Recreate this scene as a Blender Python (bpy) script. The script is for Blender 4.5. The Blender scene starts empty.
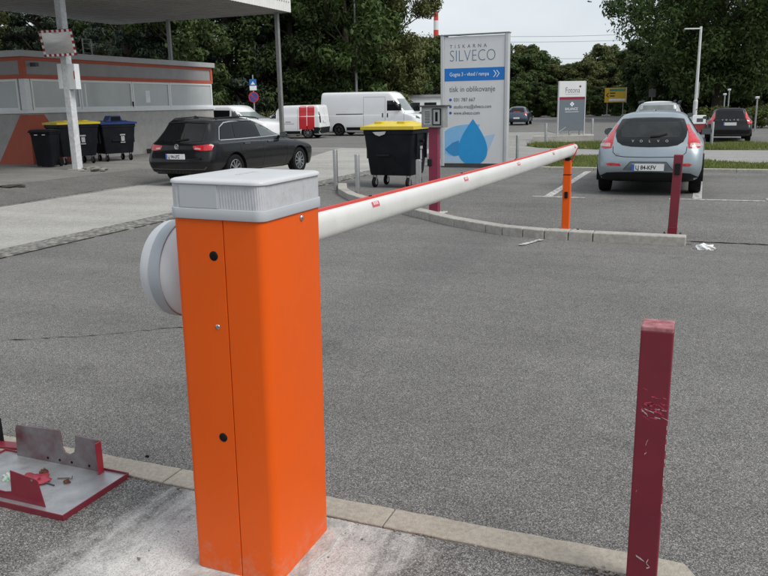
import bpy, bmesh, math, random
import numpy as np
from mathutils import Vector, Matrix, geometry
from mathutils.bvhtree import BVHTree
random.seed(7); rng = np.random.default_rng(7)
sc = bpy.context.scene
col = sc.collection
R = math.radians

# ------------------------------------------------------------------ camera
FPX, CAMH, YH, ROLL, YAW = 774.0, 1.58, 104.0, 1.1, 22.3
_p = math.atan((288 - YH) / FPX); _r = R(ROLL); _t = R(YAW)
def _uv(v): return Vector((v[0]*math.cos(_t) - v[1]*math.sin(_t), v[0]*math.sin(_t) + v[1]*math.cos(_t), v[2]))
_f = Vector((0, math.cos(_p), -math.sin(_p))); _x = Vector((1, 0, 0)); _u = _x.cross(_f)
_rt = _x*math.cos(_r) - _u*math.sin(_r); _up = _u*math.cos(_r) + _x*math.sin(_r)
_f, _rt, _up = _uv(_f), _uv(_rt), _uv(_up)
cd = bpy.data.cameras.new('camera'); cam = bpy.data.objects.new('camera', cd); col.objects.link(cam)
mw = Matrix((( _rt.x, _up.x, -_f.x, 0), (_rt.y, _up.y, -_f.y, 0), (_rt.z, _up.z, -_f.z, CAMH), (0, 0, 0, 1)))
cam.matrix_world = mw
cd.sensor_width = 36; cd.lens = FPX/768*36; cd.clip_start = .05; cd.clip_end = 3000
sc.camera = cam
sc.render.resolution_x, sc.render.resolution_y = 1024, 768
sc.view_settings.view_transform = 'Standard'; sc.view_settings.look = 'None'
sc.view_settings.exposure = 0.72; sc.view_settings.gamma = 1

# ------------------------------------------------------------------ sky, sun
SUN_EL, SUN_AZ = 48, 106          # azimuth measured clockwise from +y
w = bpy.data.worlds.new('World'); sc.world = w; w.use_nodes = True
nt = w.node_tree; nt.nodes.clear()
sky = nt.nodes.new('ShaderNodeTexSky'); sky.sky_type = 'NISHITA'; sky.sun_disc = False
sky.sun_elevation = R(SUN_EL); sky.sun_rotation = R(SUN_AZ); sky.dust_density = 2; sky.air_density = 1.0
tc = nt.nodes.new('ShaderNodeTexCoord'); mp = nt.nodes.new('ShaderNodeMapping'); mp.inputs['Scale'].default_value = (1, 1, 3.2)
nz = nt.nodes.new('ShaderNodeTexNoise'); nz.inputs['Scale'].default_value = 2.2; nz.inputs['Detail'].default_value = 5; nz.inputs['Roughness'].default_value = .52
cr = nt.nodes.new('ShaderNodeValToRGB')
cr.color_ramp.elements[0].position = .30; cr.color_ramp.elements[0].color = (3.75, 4.2, 4.6, 1)
cr.color_ramp.elements[1].position = .68; cr.color_ramp.elements[1].color = (5.4, 5.6, 5.8, 1)
mx = nt.nodes.new('ShaderNodeMixRGB'); mx.inputs[0].default_value = .88
bg = nt.nodes.new('ShaderNodeBackground'); bg.inputs[1].default_value = .10
ow = nt.nodes.new('ShaderNodeOutputWorld')
L = nt.links.new
L(tc.outputs['Generated'], mp.inputs[0]); L(mp.outputs[0], nz.inputs['Vector']); L(nz.outputs['Fac'], cr.inputs[0])
L(sky.outputs[0], mx.inputs[1]); L(cr.outputs[0], mx.inputs[2]); L(mx.outputs[0], bg.inputs[0]); L(bg.outputs[0], ow.inputs[0])
sd = bpy.data.lights.new('sun', 'SUN'); sd.energy = 1.5; sd.angle = R(28); sd.color = (1, .96, .9)
so = bpy.data.objects.new('sun', sd); col.objects.link(so)
_d = Vector((math.sin(R(SUN_AZ))*math.cos(R(SUN_EL)), math.cos(R(SUN_AZ))*math.cos(R(SUN_EL)), math.sin(R(SUN_EL))))
so.rotation_euler = (-_d).to_track_quat('-Z', 'Y').to_euler(); so.location = (20, 20, 40)

# ------------------------------------------------------------------ materials
MATS = {}
def mat(name, c, rough=.6, metal=0, var=.12, vs=6.0, bump=0, bs=60, coat=0, c2=None, spec=.5, dirt=0, emit=0, det=4):
    if name in MATS: return MATS[name]
    m = bpy.data.materials.new(name); m.use_nodes = True; n = m.node_tree; b = n.nodes['Principled BSDF']
    t = n.nodes.new('ShaderNodeTexCoord')
    z = n.nodes.new('ShaderNodeTexNoise'); z.inputs['Scale'].default_value = vs; z.inputs['Detail'].default_value = det; z.inputs['Roughness'].default_value = .6
    n.links.new(t.outputs['Object'], z.inputs['Vector'])
    r = n.nodes.new('ShaderNodeValToRGB'); r.color_ramp.elements[0].position = .32; r.color_ramp.elements[1].position = .68
    lo = c2 if c2 else tuple(x*(1-var) for x in c); hi = c if c2 else tuple(min(1, x*(1+var)) for x in c)
    r.color_ramp.elements[0].color = (*lo, 1); r.color_ramp.elements[1].color = (*hi, 1)
    n.links.new(z.outputs['Fac'], r.inputs[0]); last = r.outputs[0]
    if dirt:
        z2 = n.nodes.new('ShaderNodeTexNoise'); z2.inputs['Scale'].default_value = 3.1; z2.inputs['Detail'].default_value = 8; z2.inputs['Roughness'].default_value = .7
        n.links.new(t.outputs['Object'], z2.inputs['Vector'])
        r2 = n.nodes.new('ShaderNodeValToRGB'); r2.color_ramp.elements[0].position = .5; r2.color_ramp.elements[1].position = .75
        r2.color_ramp.elements[0].color = (0, 0, 0, 1); r2.color_ramp.elements[1].color = (dirt, dirt, dirt, 1)
        n.links.new(z2.outputs['Fac'], r2.inputs[0])
        mm = n.nodes.new('ShaderNodeMixRGB'); mm.inputs[2].default_value = (.12, .105, .09, 1)
        n.links.new(r2.outputs[0], mm.inputs[0]); n.links.new(last, mm.inputs[1]); last = mm.outputs[0]
    n.links.new(last, b.inputs['Base Color'])
    b.inputs['Roughness'].default_value = rough; b.inputs['Metallic'].default_value = metal
    b.inputs['Coat Weight'].default_value = coat; b.inputs['Coat Roughness'].default_value = .04; b.inputs['Specular IOR Level'].default_value = spec
    if rough > .15:
        mr = n.nodes.new('ShaderNodeMapRange'); mr.inputs[3].default_value = max(.02, rough-.1); mr.inputs[4].default_value = min(1, rough+.1)
        n.links.new(z.outputs['Fac'], mr.inputs[0]); n.links.new(mr.outputs[0], b.inputs['Roughness'])
    if bump:
        zb = n.nodes.new('ShaderNodeTexNoise'); zb.inputs['Scale'].default_value = bs; zb.inputs['Detail'].default_value = 3
        n.links.new(t.outputs['Object'], zb.inputs['Vector'])
        bp = n.nodes.new('ShaderNodeBump'); bp.inputs['Strength'].default_value = bump; bp.inputs['Distance'].default_value = .01
        n.links.new(zb.outputs['Fac'], bp.inputs['Height']); n.links.new(bp.outputs[0], b.inputs['Normal'])
    MATS[name] = m; return m

def asphalt(name, dark, mid, light, scale=150, patch=(.8, 1.12), pscale=.45, stain=None, warm=1.0, dust=False):
    """speckled aggregate: voronoi stones of different greys, large worn patches, optional cement dust round the barrier"""
    m = bpy.data.materials.new(name); m.use_nodes = True; n = m.node_tree; b = n.nodes['Principled BSDF']; Lk = n.links.new
    t = n.nodes.new('ShaderNodeTexCoord'); co = t.outputs['Object']
    v = n.nodes.new('ShaderNodeTexVoronoi'); v.inputs['Scale'].default_value = scale; Lk(co, v.inputs['Vector'])
    sp = n.nodes.new('ShaderNodeSeparateColor'); Lk(v.outputs['Color'], sp.inputs[0])
    r = n.nodes.new('ShaderNodeValToRGB'); e = r.color_ramp.elements
    e[0].position = 0; e[0].color = (*dark, 1); e[1].position = 1; e[1].color = (*light, 1)
    q = e.new(.5); q.color = (*mid, 1); q = e.new(.86); q.color = tuple((a*.5+c*.5) for a, c in zip(mid, light)) + (1,)
    Lk(sp.outputs[0], r.inputs[0])
    v2 = n.nodes.new('ShaderNodeTexVoronoi'); v2.inputs['Scale'].default_value = scale; v2.feature = 'DISTANCE_TO_EDGE'; Lk(co, v2.inputs['Vector'])
    g = n.nodes.new('ShaderNodeMapRange'); g.inputs[1].default_value = 0; g.inputs[2].default_value = .12; g.inputs[3].default_value = .55; g.inputs[4].default_value = 1; Lk(v2.outputs['Distance'], g.inputs[0])
    z = n.nodes.new('ShaderNodeTexNoise'); z.inputs['Scale'].default_value = pscale; z.inputs['Detail'].default_value = 9; z.inputs['Roughness'].default_value = .62; Lk(co, z.inputs['Vector'])
    pm = n.nodes.new('ShaderNodeMapRange'); pm.inputs[1].default_value = .3; pm.inputs[2].default_value = .7; pm.inputs[3].default_value = patch[0]; pm.inputs[4].default_value = patch[1]; Lk(z.outputs['Fac'], pm.inputs[0])
    z3 = n.nodes.new('ShaderNodeTexNoise'); z3.inputs['Scale'].default_value = 9; z3.inputs['Detail'].default_value = 4; Lk(co, z3.inputs['Vector'])
    pm3 = n.nodes.new('ShaderNodeMapRange'); pm3.inputs[1].default_value = .3; pm3.inputs[2].default_value = .7; pm3.inputs[3].default_value = .93; pm3.inputs[4].default_value = 1.06; Lk(z3.outputs['Fac'], pm3.inputs[0])
    mw_ = n.nodes.new('ShaderNodeMapping'); mw_.inputs['Scale'].default_value = (.16, 1.25, 1); mw_.inputs['Rotation'].default_value = (0, 0, R(-7)); Lk(co, mw_.inputs[0])
    zw = n.nodes.new('ShaderNodeTexNoise'); zw.inputs['Scale'].default_value = 1.0; zw.inputs['Detail'].default_value = 5; zw.inputs['Roughness'].default_value = .55; Lk(mw_.outputs[0], zw.inputs['Vector'])
    pw = n.nodes.new('ShaderNodeMapRange'); pw.inputs[1].default_value = .34; pw.inputs[2].default_value = .66; pw.inputs[3].default_value = .88; pw.inputs[4].default_value = 1.09; Lk(zw.outputs['Fac'], pw.inputs[0])
    zo = n.nodes.new('ShaderNodeTexNoise'); zo.inputs['Scale'].default_value = 1.9; zo.inputs['Detail'].default_value = 7; zo.inputs['Roughness'].default_value = .6; Lk(co, zo.inputs['Vector'])
    po = n.nodes.new('ShaderNodeMapRange'); po.interpolation_type = 'SMOOTHSTEP'; po.inputs[1].default_value = .60; po.inputs[2].default_value = .76; po.inputs[3].default_value = 1.0; po.inputs[4].default_value = .74; Lk(zo.outputs['Fac'], po.inputs[0])
    mq = n.nodes.new('ShaderNodeMath'); mq.operation = 'MULTIPLY'; Lk(pw.outputs[0], mq.inputs[0]); Lk(po.outputs[0], mq.inputs[1])
    mq2 = n.nodes.new('ShaderNodeMath'); mq2.operation = 'MULTIPLY'; Lk(mq.outputs[0], mq2.inputs[0]); Lk(pm.outputs[0], mq2.inputs[1])
    m1 = n.nodes.new('ShaderNodeMath'); m1.operation = 'MULTIPLY'; Lk(g.outputs[0], m1.inputs[0]); Lk(mq2.outputs[0], m1.inputs[1])
    m2 = n.nodes.new('ShaderNodeMath'); m2.operation = 'MULTIPLY'; Lk(m1.outputs[0], m2.inputs[0]); Lk(pm3.outputs[0], m2.inputs[1])
    mc = n.nodes.new('ShaderNodeVectorMath'); mc.operation = 'SCALE'; Lk(r.outputs[0], mc.inputs[0]); Lk(m2.outputs[0], mc.inputs['Scale'])
    last = mc.outputs[0]
    if dust:
        # cement dust spilled round the foot of the housing, brushed along y
        def rng_node(sock, a, c2, lo, hi):
            k = n.nodes.new('ShaderNodeMapRange'); k.interpolation_type = 'SMOOTHSTEP'
            k.inputs[1].default_value = a; k.inputs[2].default_value = c2; k.inputs[3].default_value = lo; k.inputs[4].default_value = hi; Lk(sock, k.inputs[0]); return k.outputs[0]
        def mul(a, c2):
            k = n.nodes.new('ShaderNodeMath'); k.operation = 'MULTIPLY'
            Lk(a, k.inputs[0])
            if isinstance(c2, float): k.inputs[1].default_value = c2
            else: Lk(c2, k.inputs[1])
            return k.outputs[0]
        mpp = n.nodes.new('ShaderNodeMapping'); mpp.inputs['Location'].default_value = (1.42, -2.02, 0); Lk(co, mpp.inputs[0])
        mps = n.nodes.new('ShaderNodeMapping'); mps.inputs['Scale'].default_value = (1.30, 1.0, 1); Lk(mpp.outputs[0], mps.inputs[0])
        ln = n.nodes.new('ShaderNodeVectorMath'); ln.operation = 'LENGTH'; Lk(mps.outputs[0], ln.inputs[0])
        near = rng_node(ln.outputs['Value'], .22, 1.30, 1, 0)
        mst = n.nodes.new('ShaderNodeMapping'); mst.inputs['Scale'].default_value = (7.5, 1.3, 1); mst.inputs['Rotation'].default_value = (0, 0, R(14)); Lk(co, mst.inputs[0])
        zs = n.nodes.new('ShaderNodeTexNoise'); zs.inputs['Scale'].default_value = .9; zs.inputs['Detail'].default_value = 10; zs.inputs['Roughness'].default_value = .7; zs.inputs['Distortion'].default_value = .6; Lk(mst.outputs[0], zs.inputs['Vector'])
        zb = n.nodes.new('ShaderNodeTexNoise'); zb.inputs['Scale'].default_value = 4.2; zb.inputs['Detail'].default_value = 9; zb.inputs['Roughness'].default_value = .68; Lk(co, zb.inputs['Vector'])
        ad = n.nodes.new('ShaderNodeMath'); ad.operation = 'MULTIPLY_ADD'; ad.inputs[1].default_value = .95; Lk(zs.outputs['Fac'], ad.inputs[0]); Lk(mul(near, .62), ad.inputs[2])
        ad2 = n.nodes.new('ShaderNodeMath'); ad2.operation = 'MULTIPLY_ADD'; ad2.inputs[1].default_value = .75; Lk(zb.outputs['Fac'], ad2.inputs[0]); Lk(ad.outputs[0], ad2.inputs[2])
        fac = mul(rng_node(ad2.outputs[0], .97, 1.46, 0, 1), rng_node(sp.outputs[1], 0.0, .8, .55, 1))
        mm = n.nodes.new('ShaderNodeMixRGB'); mm.inputs[2].default_value = (.64, .63, .61, 1); Lk(mul(fac, .95), mm.inputs[0]); Lk(last, mm.inputs[1]); last = mm.outputs[0]
    Lk(last, b.inputs['Base Color']); b.inputs['Roughness'].default_value = .88; b.inputs['Specular IOR Level'].default_value = .35
    bp = n.nodes.new('ShaderNodeBump'); bp.inputs['Strength'].default_value = .5; bp.inputs['Distance'].default_value = .004
    Lk(v2.outputs['Distance'], bp.inputs['Height']); Lk(bp.outputs[0], b.inputs['Normal'])
    MATS[name] = m; return m

def paintline(name):
    m = mat(name, (.5, .5, .48), .8, var=.1)
    n = m.node_tree; b = n.nodes['Principled BSDF']; t = n.nodes.new('ShaderNodeTexCoord')
    z = n.nodes.new('ShaderNodeTexNoise'); z.inputs['Scale'].default_value = 14; z.inputs['Detail'].default_value = 9; z.inputs['Roughness'].default_value = .75
    n.links.new(t.outputs['Object'], z.inputs['Vector'])
    r = n.nodes.new('ShaderNodeValToRGB'); r.color_ramp.elements[0].position = .40; r.color_ramp.elements[0].color = (.12, .118, .112, 1)
    r.color_ramp.elements[1].position = .54; r.color_ramp.elements[1].color = (.56, .56, .54, 1)
    n.links.new(z.outputs['Fac'], r.inputs[0]); n.links.new(r.outputs[0], b.inputs['Base Color'])
    return m

def leafmat(name, dark, light, sss=.25):
    m = bpy.data.materials.new(name); m.use_nodes = True; n = m.node_tree; b = n.nodes['Principled BSDF']; Lk = n.links.new
    g = n.nodes.new('ShaderNodeNewGeometry'); t = n.nodes.new('ShaderNodeTexCoord'); oi = n.nodes.new('ShaderNodeObjectInfo')
    z = n.nodes.new('ShaderNodeTexNoise'); z.inputs['Scale'].default_value = .55; z.inputs['Detail'].default_value = 3; Lk(t.outputs['Object'], z.inputs['Vector'])
    a = n.nodes.new('ShaderNodeMath'); a.operation = 'MULTIPLY_ADD'; a.inputs[1].default_value = .55; Lk(g.outputs['Random Per Island'], a.inputs[0]); Lk(z.outputs['Fac'], a.inputs[2])
    a2 = n.nodes.new('ShaderNodeMath'); a2.operation = 'MULTIPLY_ADD'; a2.inputs[1].default_value = .25; Lk(oi.outputs['Random'], a2.inputs[0]); Lk(a.outputs[0], a2.inputs[2])
    r = n.nodes.new('ShaderNodeValToRGB'); r.color_ramp.elements[0].position = .4; r.color_ramp.elements[0].color = (*dark, 1)
    r.color_ramp.elements[1].position = 1.1; r.color_ramp.elements[1].color = (*light, 1); Lk(a2.outputs[0], r.inputs[0])
    Lk(r.outputs[0], b.inputs['Base Color']); b.inputs['Roughness'].default_value = .6; b.inputs['Specular IOR Level'].default_value = .25
    tr = n.nodes.new('ShaderNodeBsdfTranslucent'); Lk(r.outputs[0], tr.inputs[0])
    mxs = n.nodes.new('ShaderNodeMixShader'); mxs.inputs[0].default_value = sss
    out = n.nodes['Material Output']; Lk(b.outputs[0], mxs.inputs[1]); Lk(tr.outputs[0], mxs.inputs[2]); Lk(mxs.outputs[0], out.inputs[0])
    MATS[name] = m; return m

ORANGE = mat('orange_paint', (.78, .104, .004), .45, var=.03, vs=2.5, coat=0, spec=.3, dirt=.09)
_n = ORANGE.node_tree; _b = _n.nodes['Principled BSDF']; _src = _b.inputs['Base Color'].links[0].from_socket
_tc = _n.nodes.new('ShaderNodeTexCoord'); _sp = _n.nodes.new('ShaderNodeSeparateXYZ'); _n.links.new(_tc.outputs['Object'], _sp.inputs[0])
_nz = _n.nodes.new('ShaderNodeTexNoise'); _nz.inputs['Scale'].default_value = 28; _nz.inputs['Detail'].default_value = 9; _nz.inputs['Roughness'].default_value = .72; _n.links.new(_tc.outputs['Object'], _nz.inputs['Vector'])
_m1 = _n.nodes.new('ShaderNodeMath'); _m1.operation = 'MULTIPLY_ADD'; _m1.inputs[1].default_value = -1.35; _n.links.new(_sp.outputs[2], _m1.inputs[0]); _n.links.new(_nz.outputs['Fac'], _m1.inputs[2])
_mr = _n.nodes.new('ShaderNodeMapRange'); _mr.inputs[1].default_value = .40; _mr.inputs[2].default_value = .72; _mr.inputs[3].default_value = 0; _mr.inputs[4].default_value = .5; _n.links.new(_m1.outputs[0], _mr.inputs[0])
_mx = _n.nodes.new('ShaderNodeMixRGB'); _mx.inputs[2].default_value = (.46, .30, .22, 1); _n.links.new(_mr.outputs[0], _mx.inputs[0]); _n.links.new(_src, _mx.inputs[1]); _n.links.new(_mx.outputs[0], _b.inputs['Base Color'])
GREYCAP = mat('grey_plastic', (.46, .48, .505), .5, var=.03, vs=3, dirt=.06)
GREYLIGHT = mat('light_grey_plastic', (.6, .61, .63), .45, var=.03, vs=3, dirt=.05)
GREYDARK = mat('mid_grey_plastic', (.36, .39, .42), .5, var=.03, vs=3)
LENS = mat('frosted_lens', (.52, .53, .555), .3, var=.06, vs=40)
BLACK = mat('black_rubber', (.009, .009, .010), .75, var=.2, spec=.15)
BLACKP = mat('black_plastic', (.011, .012, .013), .5, var=.2, vs=3, spec=.2)
STEEL = mat('brushed_steel', (.42, .42, .41), .38, metal=.9, var=.08, vs=30)
GALV = mat('galvanised_steel', (.36, .37, .37), .5, metal=.6, var=.15, vs=12, dirt=.2)
MAROON = mat('maroon_paint', (.185, .018, .034), .42, var=.10, vs=5, coat=.08, dirt=.08)
MAROONL = mat('bare_primer', (.42, .16, .17), .7, var=.25, vs=60)
WHITEP = mat('white_arm_paint', (.68, .68, .66), .38, var=.03, vs=4, dirt=.12, coat=.1)
REDRUB = mat('red_rubber', (.58, .05, .035), .5, var=.08, vs=8)
REDREFL = mat('red_reflector', (.62, .035, .06), .3, var=.1, vs=40, coat=.4)
CONC = mat('kerb_concrete', (.46, .44, .40), .9, c2=(.32, .305, .275), vs=22, bump=.5, bs=160, dirt=.28, det=8)
CONCY = mat('flush_kerb_concrete', (.44, .40, .335), .92, c2=(.31, .28, .235), vs=55, bump=.5, bs=220, dirt=.2, det=8)
WHITE = mat('white_car_paint', (.72, .73, .74), .3, var=.02, vs=1, coat=.5)
GLASS = mat('tinted_glass', (.008, .009, .010), .03, var=.1, vs=1, spec=.32)
GLASSL = mat('clear_glass', (.09, .105, .105), .04, var=.1, vs=1, spec=.6)
CHROME = mat('chrome_trim', (.62, .63, .64), .18, metal=1, var=.03)
TAIL = mat('tail_light_red', (.50, .012, .022), .15, var=.25, vs=14, coat=.6)
TAILW = mat('tail_light_clear', (.5, .35, .34), .15, var=.2, vs=14, coat=1)
PLATE = mat('number_plate_white', (.72, .73, .72), .5, var=.04, vs=20)
EUBLUE = mat('plate_blue', (.03, .12, .42), .5, var=.05)
INK = mat('black_ink', (.015, .015, .017), .6, var=.1)
INKG = mat('grey_ink', (.06, .065, .075), .6, var=.1)
RIM = mat('alloy_rim', (.34, .35, .36), .35, metal=.8, var=.08, vs=10)
RIMD = mat('dark_alloy_rim', (.10, .10, .105), .35, metal=.7, var=.1, vs=10)
BARK = mat('bark', (.07, .055, .042), .95, c2=(.03, .025, .02), vs=9, bump=.8, bs=25)

# ------------------------------------------------------------------ mesh helpers
def link(name, me, m=None, parent=None, smooth=False):
    o = bpy.data.objects.new(name, me); col.objects.link(o)
    if m is not None:
        for k in (m if isinstance(m, (list, tuple)) else [m]): me.materials.append(k)
    if parent is not None: o.parent = parent
    if smooth: me.shade_smooth()
    return o
def tag(o, label=None, cat=None, group=None, kind=None):
    if label: o['label'] = label
    if cat: o['category'] = cat
    if group: o['group'] = group
    if kind: o['kind'] = kind
    return o
def empty(name, loc=(0, 0, 0), rz=0, label=None, cat=None, group=None):
    o = bpy.data.objects.new(name, None); col.objects.link(o); o.location = loc; o.rotation_euler = (0, 0, rz); o.empty_display_size = .2
    return tag(o, label, cat, group)
class MB:
    def __init__(s): s.v = []; s.f = []
    def add(s, vs, fs):
        k = len(s.v); s.v += [tuple(p) for p in vs]; s.f += [tuple(i+k for i in f) for f in fs]; return s
    def box(s, x0, x1, y0, y1, z0, z1):
        return s.add([(x0,y0,z0),(x1,y0,z0),(x1,y1,z0),(x0,y1,z0),(x0,y0,z1),(x1,y0,z1),(x1,y1,z1),(x0,y1,z1)],
                     [(0,3,2,1),(4,5,6,7),(0,1,5,4),(1,2,6,5),(2,3,7,6),(3,0,4,7)])
    def obox(s, c, dx, dy, dz, hx, hy, hz):
        c, dx, dy, dz = map(Vector, (c, dx, dy, dz)); P = []
        for k in (-1, 1):
            for a, b in ((-1,-1),(1,-1),(1,1),(-1,1)): P.append(c + dx*a*hx + dy*b*hy + dz*k*hz)
        return s.add(P, [(0,3,2,1),(4,5,6,7),(0,1,5,4),(1,2,6,5),(2,3,7,6),(3,0,4,7)])
    def tube(s, pts, rs, n=10, cap=True):
        pts = [Vector(p) for p in pts]
        if not isinstance(rs, (list, tuple)): rs = [rs]*len(pts)
        k = len(s.v); ref = None
        for i, p in enumerate(pts):
            d = (pts[min(i+1, len(pts)-1)] - pts[max(i-1, 0)]).normalized()
            if ref is None: ref = Vector((0, 0, 1)) if abs(d.z) < .9 else Vector((1, 0, 0))
            a = d.cross(ref).normalized(); b = a.cross(d).normalized(); ref = b
            for j in range(n):
                t = 2*math.pi*j/n; s.v.append(tuple(p + (a*math.cos(t) + b*math.sin(t))*rs[i]))
        for i in range(len(pts)-1):
            for j in range(n):
                j2 = (j+1) % n; s.f.append((k+i*n+j2, k+i*n+j, k+(i+1)*n+j, k+(i+1)*n+j2))
        if cap:
            s.f.append(tuple(k+j for j in range(n))); s.f.append(tuple(k+(len(pts)-1)*n+j for j in reversed(range(n))))
        return s
    def lathe(s, prof, o=(0,0,0), axis='z', n=24, cap=True):
        k = len(s.v); o = Vector(o)
        for (r, h) in prof:
            for j in range(n):
                t = 2*math.pi*j/n; a, b = r*math.cos(t), r*math.sin(t)
                p = {'z': (a, b, h), 'x': (h, a, b), 'y': (b, h, a)}[axis]; s.v.append(tuple(o + Vector(p)))
        for i in range(len(prof)-1):
            for j in range(n):
                j2 = (j+1) % n; s.f.append((k+i*n+j, k+i*n+j2, k+(i+1)*n+j2, k+(i+1)*n+j))
        if cap: s.f.append(tuple(k+j for j in reversed(range(n)))); s.f.append(tuple(k+(len(prof)-1)*n+j for j in range(n)))
        return s
    def prism(s, poly, a0, a1, axis='z'):
        n = len(poly); P = []
        for h in (a0, a1):
            for (p, q) in poly: P.append({'z': (p, q, h), 'y': (p, h, q), 'x': (h, p, q)}[axis])
        F = [tuple(reversed(range(n))), tuple(range(n, 2*n))] + [(i, (i+1) % n, n+(i+1) % n, n+i) for i in range(n)]
        return s.add(P, F)
    def me(s, name='m', bevel=0, seg=2, fix=True):
        m = bpy.data.meshes.new(name); m.from_pydata(s.v, [], s.f); m.update()
        if bevel or fix:
            bm = bmesh.new(); bm.from_mesh(m)
            if fix: bmesh.ops.recalc_face_normals(bm, faces=bm.faces)
            if bevel:
                ed = [e for e in bm.edges if len(e.link_faces) == 2 and e.calc_face_angle(0) > R(25)]
                bmesh.ops.bevel(bm, geom=ed, offset=bevel, segments=seg, profile=.5, affect='EDGES', clamp_overlap=True)
            bm.to_mesh(m); bm.free()
        return m
    def obj(s, name, m, parent=None, bevel=0, seg=2, smooth=False, fix=True):
        return link(name, s.me(name, bevel, seg, fix), m, parent, smooth)
def autosmooth(o, ang=35):
    me = o.data; me.shade_smooth()
    bm = bmesh.new(); bm.from_mesh(me)
    for e in bm.edges:
        if len(e.link_faces) == 2 and e.calc_face_angle(0) > R(ang): e.smooth = False
    bm.to_mesh(me); bm.free(); return o
def rrect(x0, x1, y0, y1, r, n=5):
    P = []
    for cx, cy, a in ((x1-r, y1-r, 0), (x0+r, y1-r, 90), (x0+r, y0+r, 180), (x1-r, y0+r, 270)):
        for i in range(n+1):
            t = R(a + 90*i/n); P.append((cx + r*math.cos(t), cy + r*math.sin(t)))
    return P
def copy_tree(o, parent=None):
    c = o.copy(); col.objects.link(c); c.parent = parent
    for ch in list(o.children): copy_tree(ch, c)
    return c
_txt = []
def text(s, size, m, parent, loc, rot=(R(90), 0, 0), name='lettering', align='LEFT', space=1.0, off=0.0, ext=.0015, sx=1.0, shear=0):
    c = bpy.data.curves.new('t', 'FONT'); c.body = s; c.size = size; c.align_x = align; c.space_character = space; c.offset = off; c.extrude = ext; c.shear = shear
    c.resolution_u = 3
    o = bpy.data.objects.new('t', c); col.objects.link(o)
    dg = bpy.context.evaluated_depsgraph_get(); me = bpy.data.meshes.new_from_object(o.evaluated_get(dg)); bpy.data.objects.remove(o)
    r = link(name, me, m, parent); r.location = loc; r.rotation_euler = rot; r.scale = (sx, 1, 1); return r
def sst(a, b, v):
    t = min(1, max(0, (v-a)/(b-a))); return t*t*(3-2*t)
def gz(y, x=0):
    """terrain height: falls gently beyond the lawns, and the concrete road lies in a shallow dip"""
    return -.22*sst(26, 34, y) - .14*sst(6.9, 8.8, -x)*(1-sst(12.2, 14.2, -x))*(1-sst(21, 27, y))
DIPX = [-6.9-.3*k for k in range(7)] + [-12.2-.3*k for k in range(8)]; DIPY = [21+.5*k for k in range(27)]
def sheet(name, poly, z, m, kind='structure', ny=None):
    """flat sheet following the terrain; split in strips so it bends with it"""
    bm = bmesh.new(); vs = [bm.verts.new((x, y, 0)) for x, y in poly]; bm.faces.new(vs)
    for cuts, no in ((DIPX, (1, 0, 0)), (DIPY, (0, 1, 0))):
        for c in cuts:
            k = 0 if no[0] else 1
            if min(p[k] for p in poly) < c < max(p[k] for p in poly): bmesh.ops.bisect_plane(bm, geom=bm.verts[:] + bm.edges[:] + bm.faces[:], plane_co=(c, c, 0), plane_no=no)
    for v in bm.verts: v.co.z = gz(v.co.y, v.co.x) + z
    bmesh.ops.recalc_face_normals(bm, faces=bm.faces)
    for f in bm.faces:
        if f.normal.z < 0: f.normal_flip()
    me = bpy.data.meshes.new(name); bm.to_mesh(me); bm.free()
    o = link(name, me, m); return tag(o, kind=kind) if kind else o

# ================================================================== SETTING
ASPH = asphalt('asphalt_road', (.064, .061, .057), (.160, .155, .148), (.43, .42, .402), 250, (.84, 1.10))
ASPHL = asphalt('asphalt_lot', (.075, .072, .067), (.162, .157, .148), (.38, .37, .352), 150, (.80, 1.14), .6)
ASPHN = asphalt('asphalt_island', (.058, .055, .052), (.152, .148, .141), (.43, .42, .402), 235, (.82, 1.12), .7, dust=True)
ASPHW = asphalt('asphalt_worn', (.21, .204, .194), (.29, .282, .268), (.39, .38, .36), 90, (.72, 1.14), .55)
CROAD = asphalt('concrete_road', (.38, .37, .345), (.46, .448, .42), (.54, .528, .50), 60, (.84, 1.05), .35)
PAVE = asphalt('pale_pavement', (.27, .263, .25), (.34, .333, .32), (.42, .41, .39), 60, (.82, 1.08), .4)
SOIL = mat('lawn_soil', (.12, .14, .045), .95, c2=(.085, .08, .045), vs=2.2, bump=.6, bs=40, det=8)
LINE = paintline('worn_white_paint')

xs = sorted([-400, -120, -60, -30, 0, 10, 30, 60, 120, 400] + DIPX); ys = sorted([-90, -20, 0, 10, 50, 100, 300, 900] + DIPY)
mb = MB(); mb.v = [(x, y, gz(y, x)) for y in ys for x in xs]; nx = len(xs)
mb.f = [(j*nx+i, j*nx+i+1, (j+1)*nx+i+1, (j+1)*nx+i) for j in range(len(ys)-1) for i in range(nx-1)]
tag(mb.obj('ground', ASPH, fix=False), kind='structure')

# near island with flush kerb
sheet('island_pavement', [(-7, -5), (.06, -5), (.06, 2.455), (-7, 2.455)], .004, ASPHN)
kr = tag(empty('flush_kerb', (0, 2.53, 0)), kind='structure')
jx = [.075, -1.035, -2.06, -3.08, -4.1, -5.1, -6.1]
for i in range(len(jx)-1):
    x1, x0 = jx[i]-.003, jx[i+1]+.003; P = []
    n = 14
    def jit(x, y): return (x, y - 2.53 + random.uniform(-.0035, .0035))
    P = [jit(x0 + (x1-x0)*k/n, 2.462) for k in range(n+1)] + [jit(x1 - (x1-x0)*k/n, 2.598) for k in range(n+1)]
    if i == 0: P[n] = (x1-.02, P[n][1]); P[n+1] = (x1-.03, P[n+1][1]); P.insert(n+1, (x1+.008, 0))
    MB().prism(P, -.08, .011 + random.uniform(-.002, .002)).obj('kerb_stone', CONCY, kr, bevel=.003, seg=1)
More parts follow.
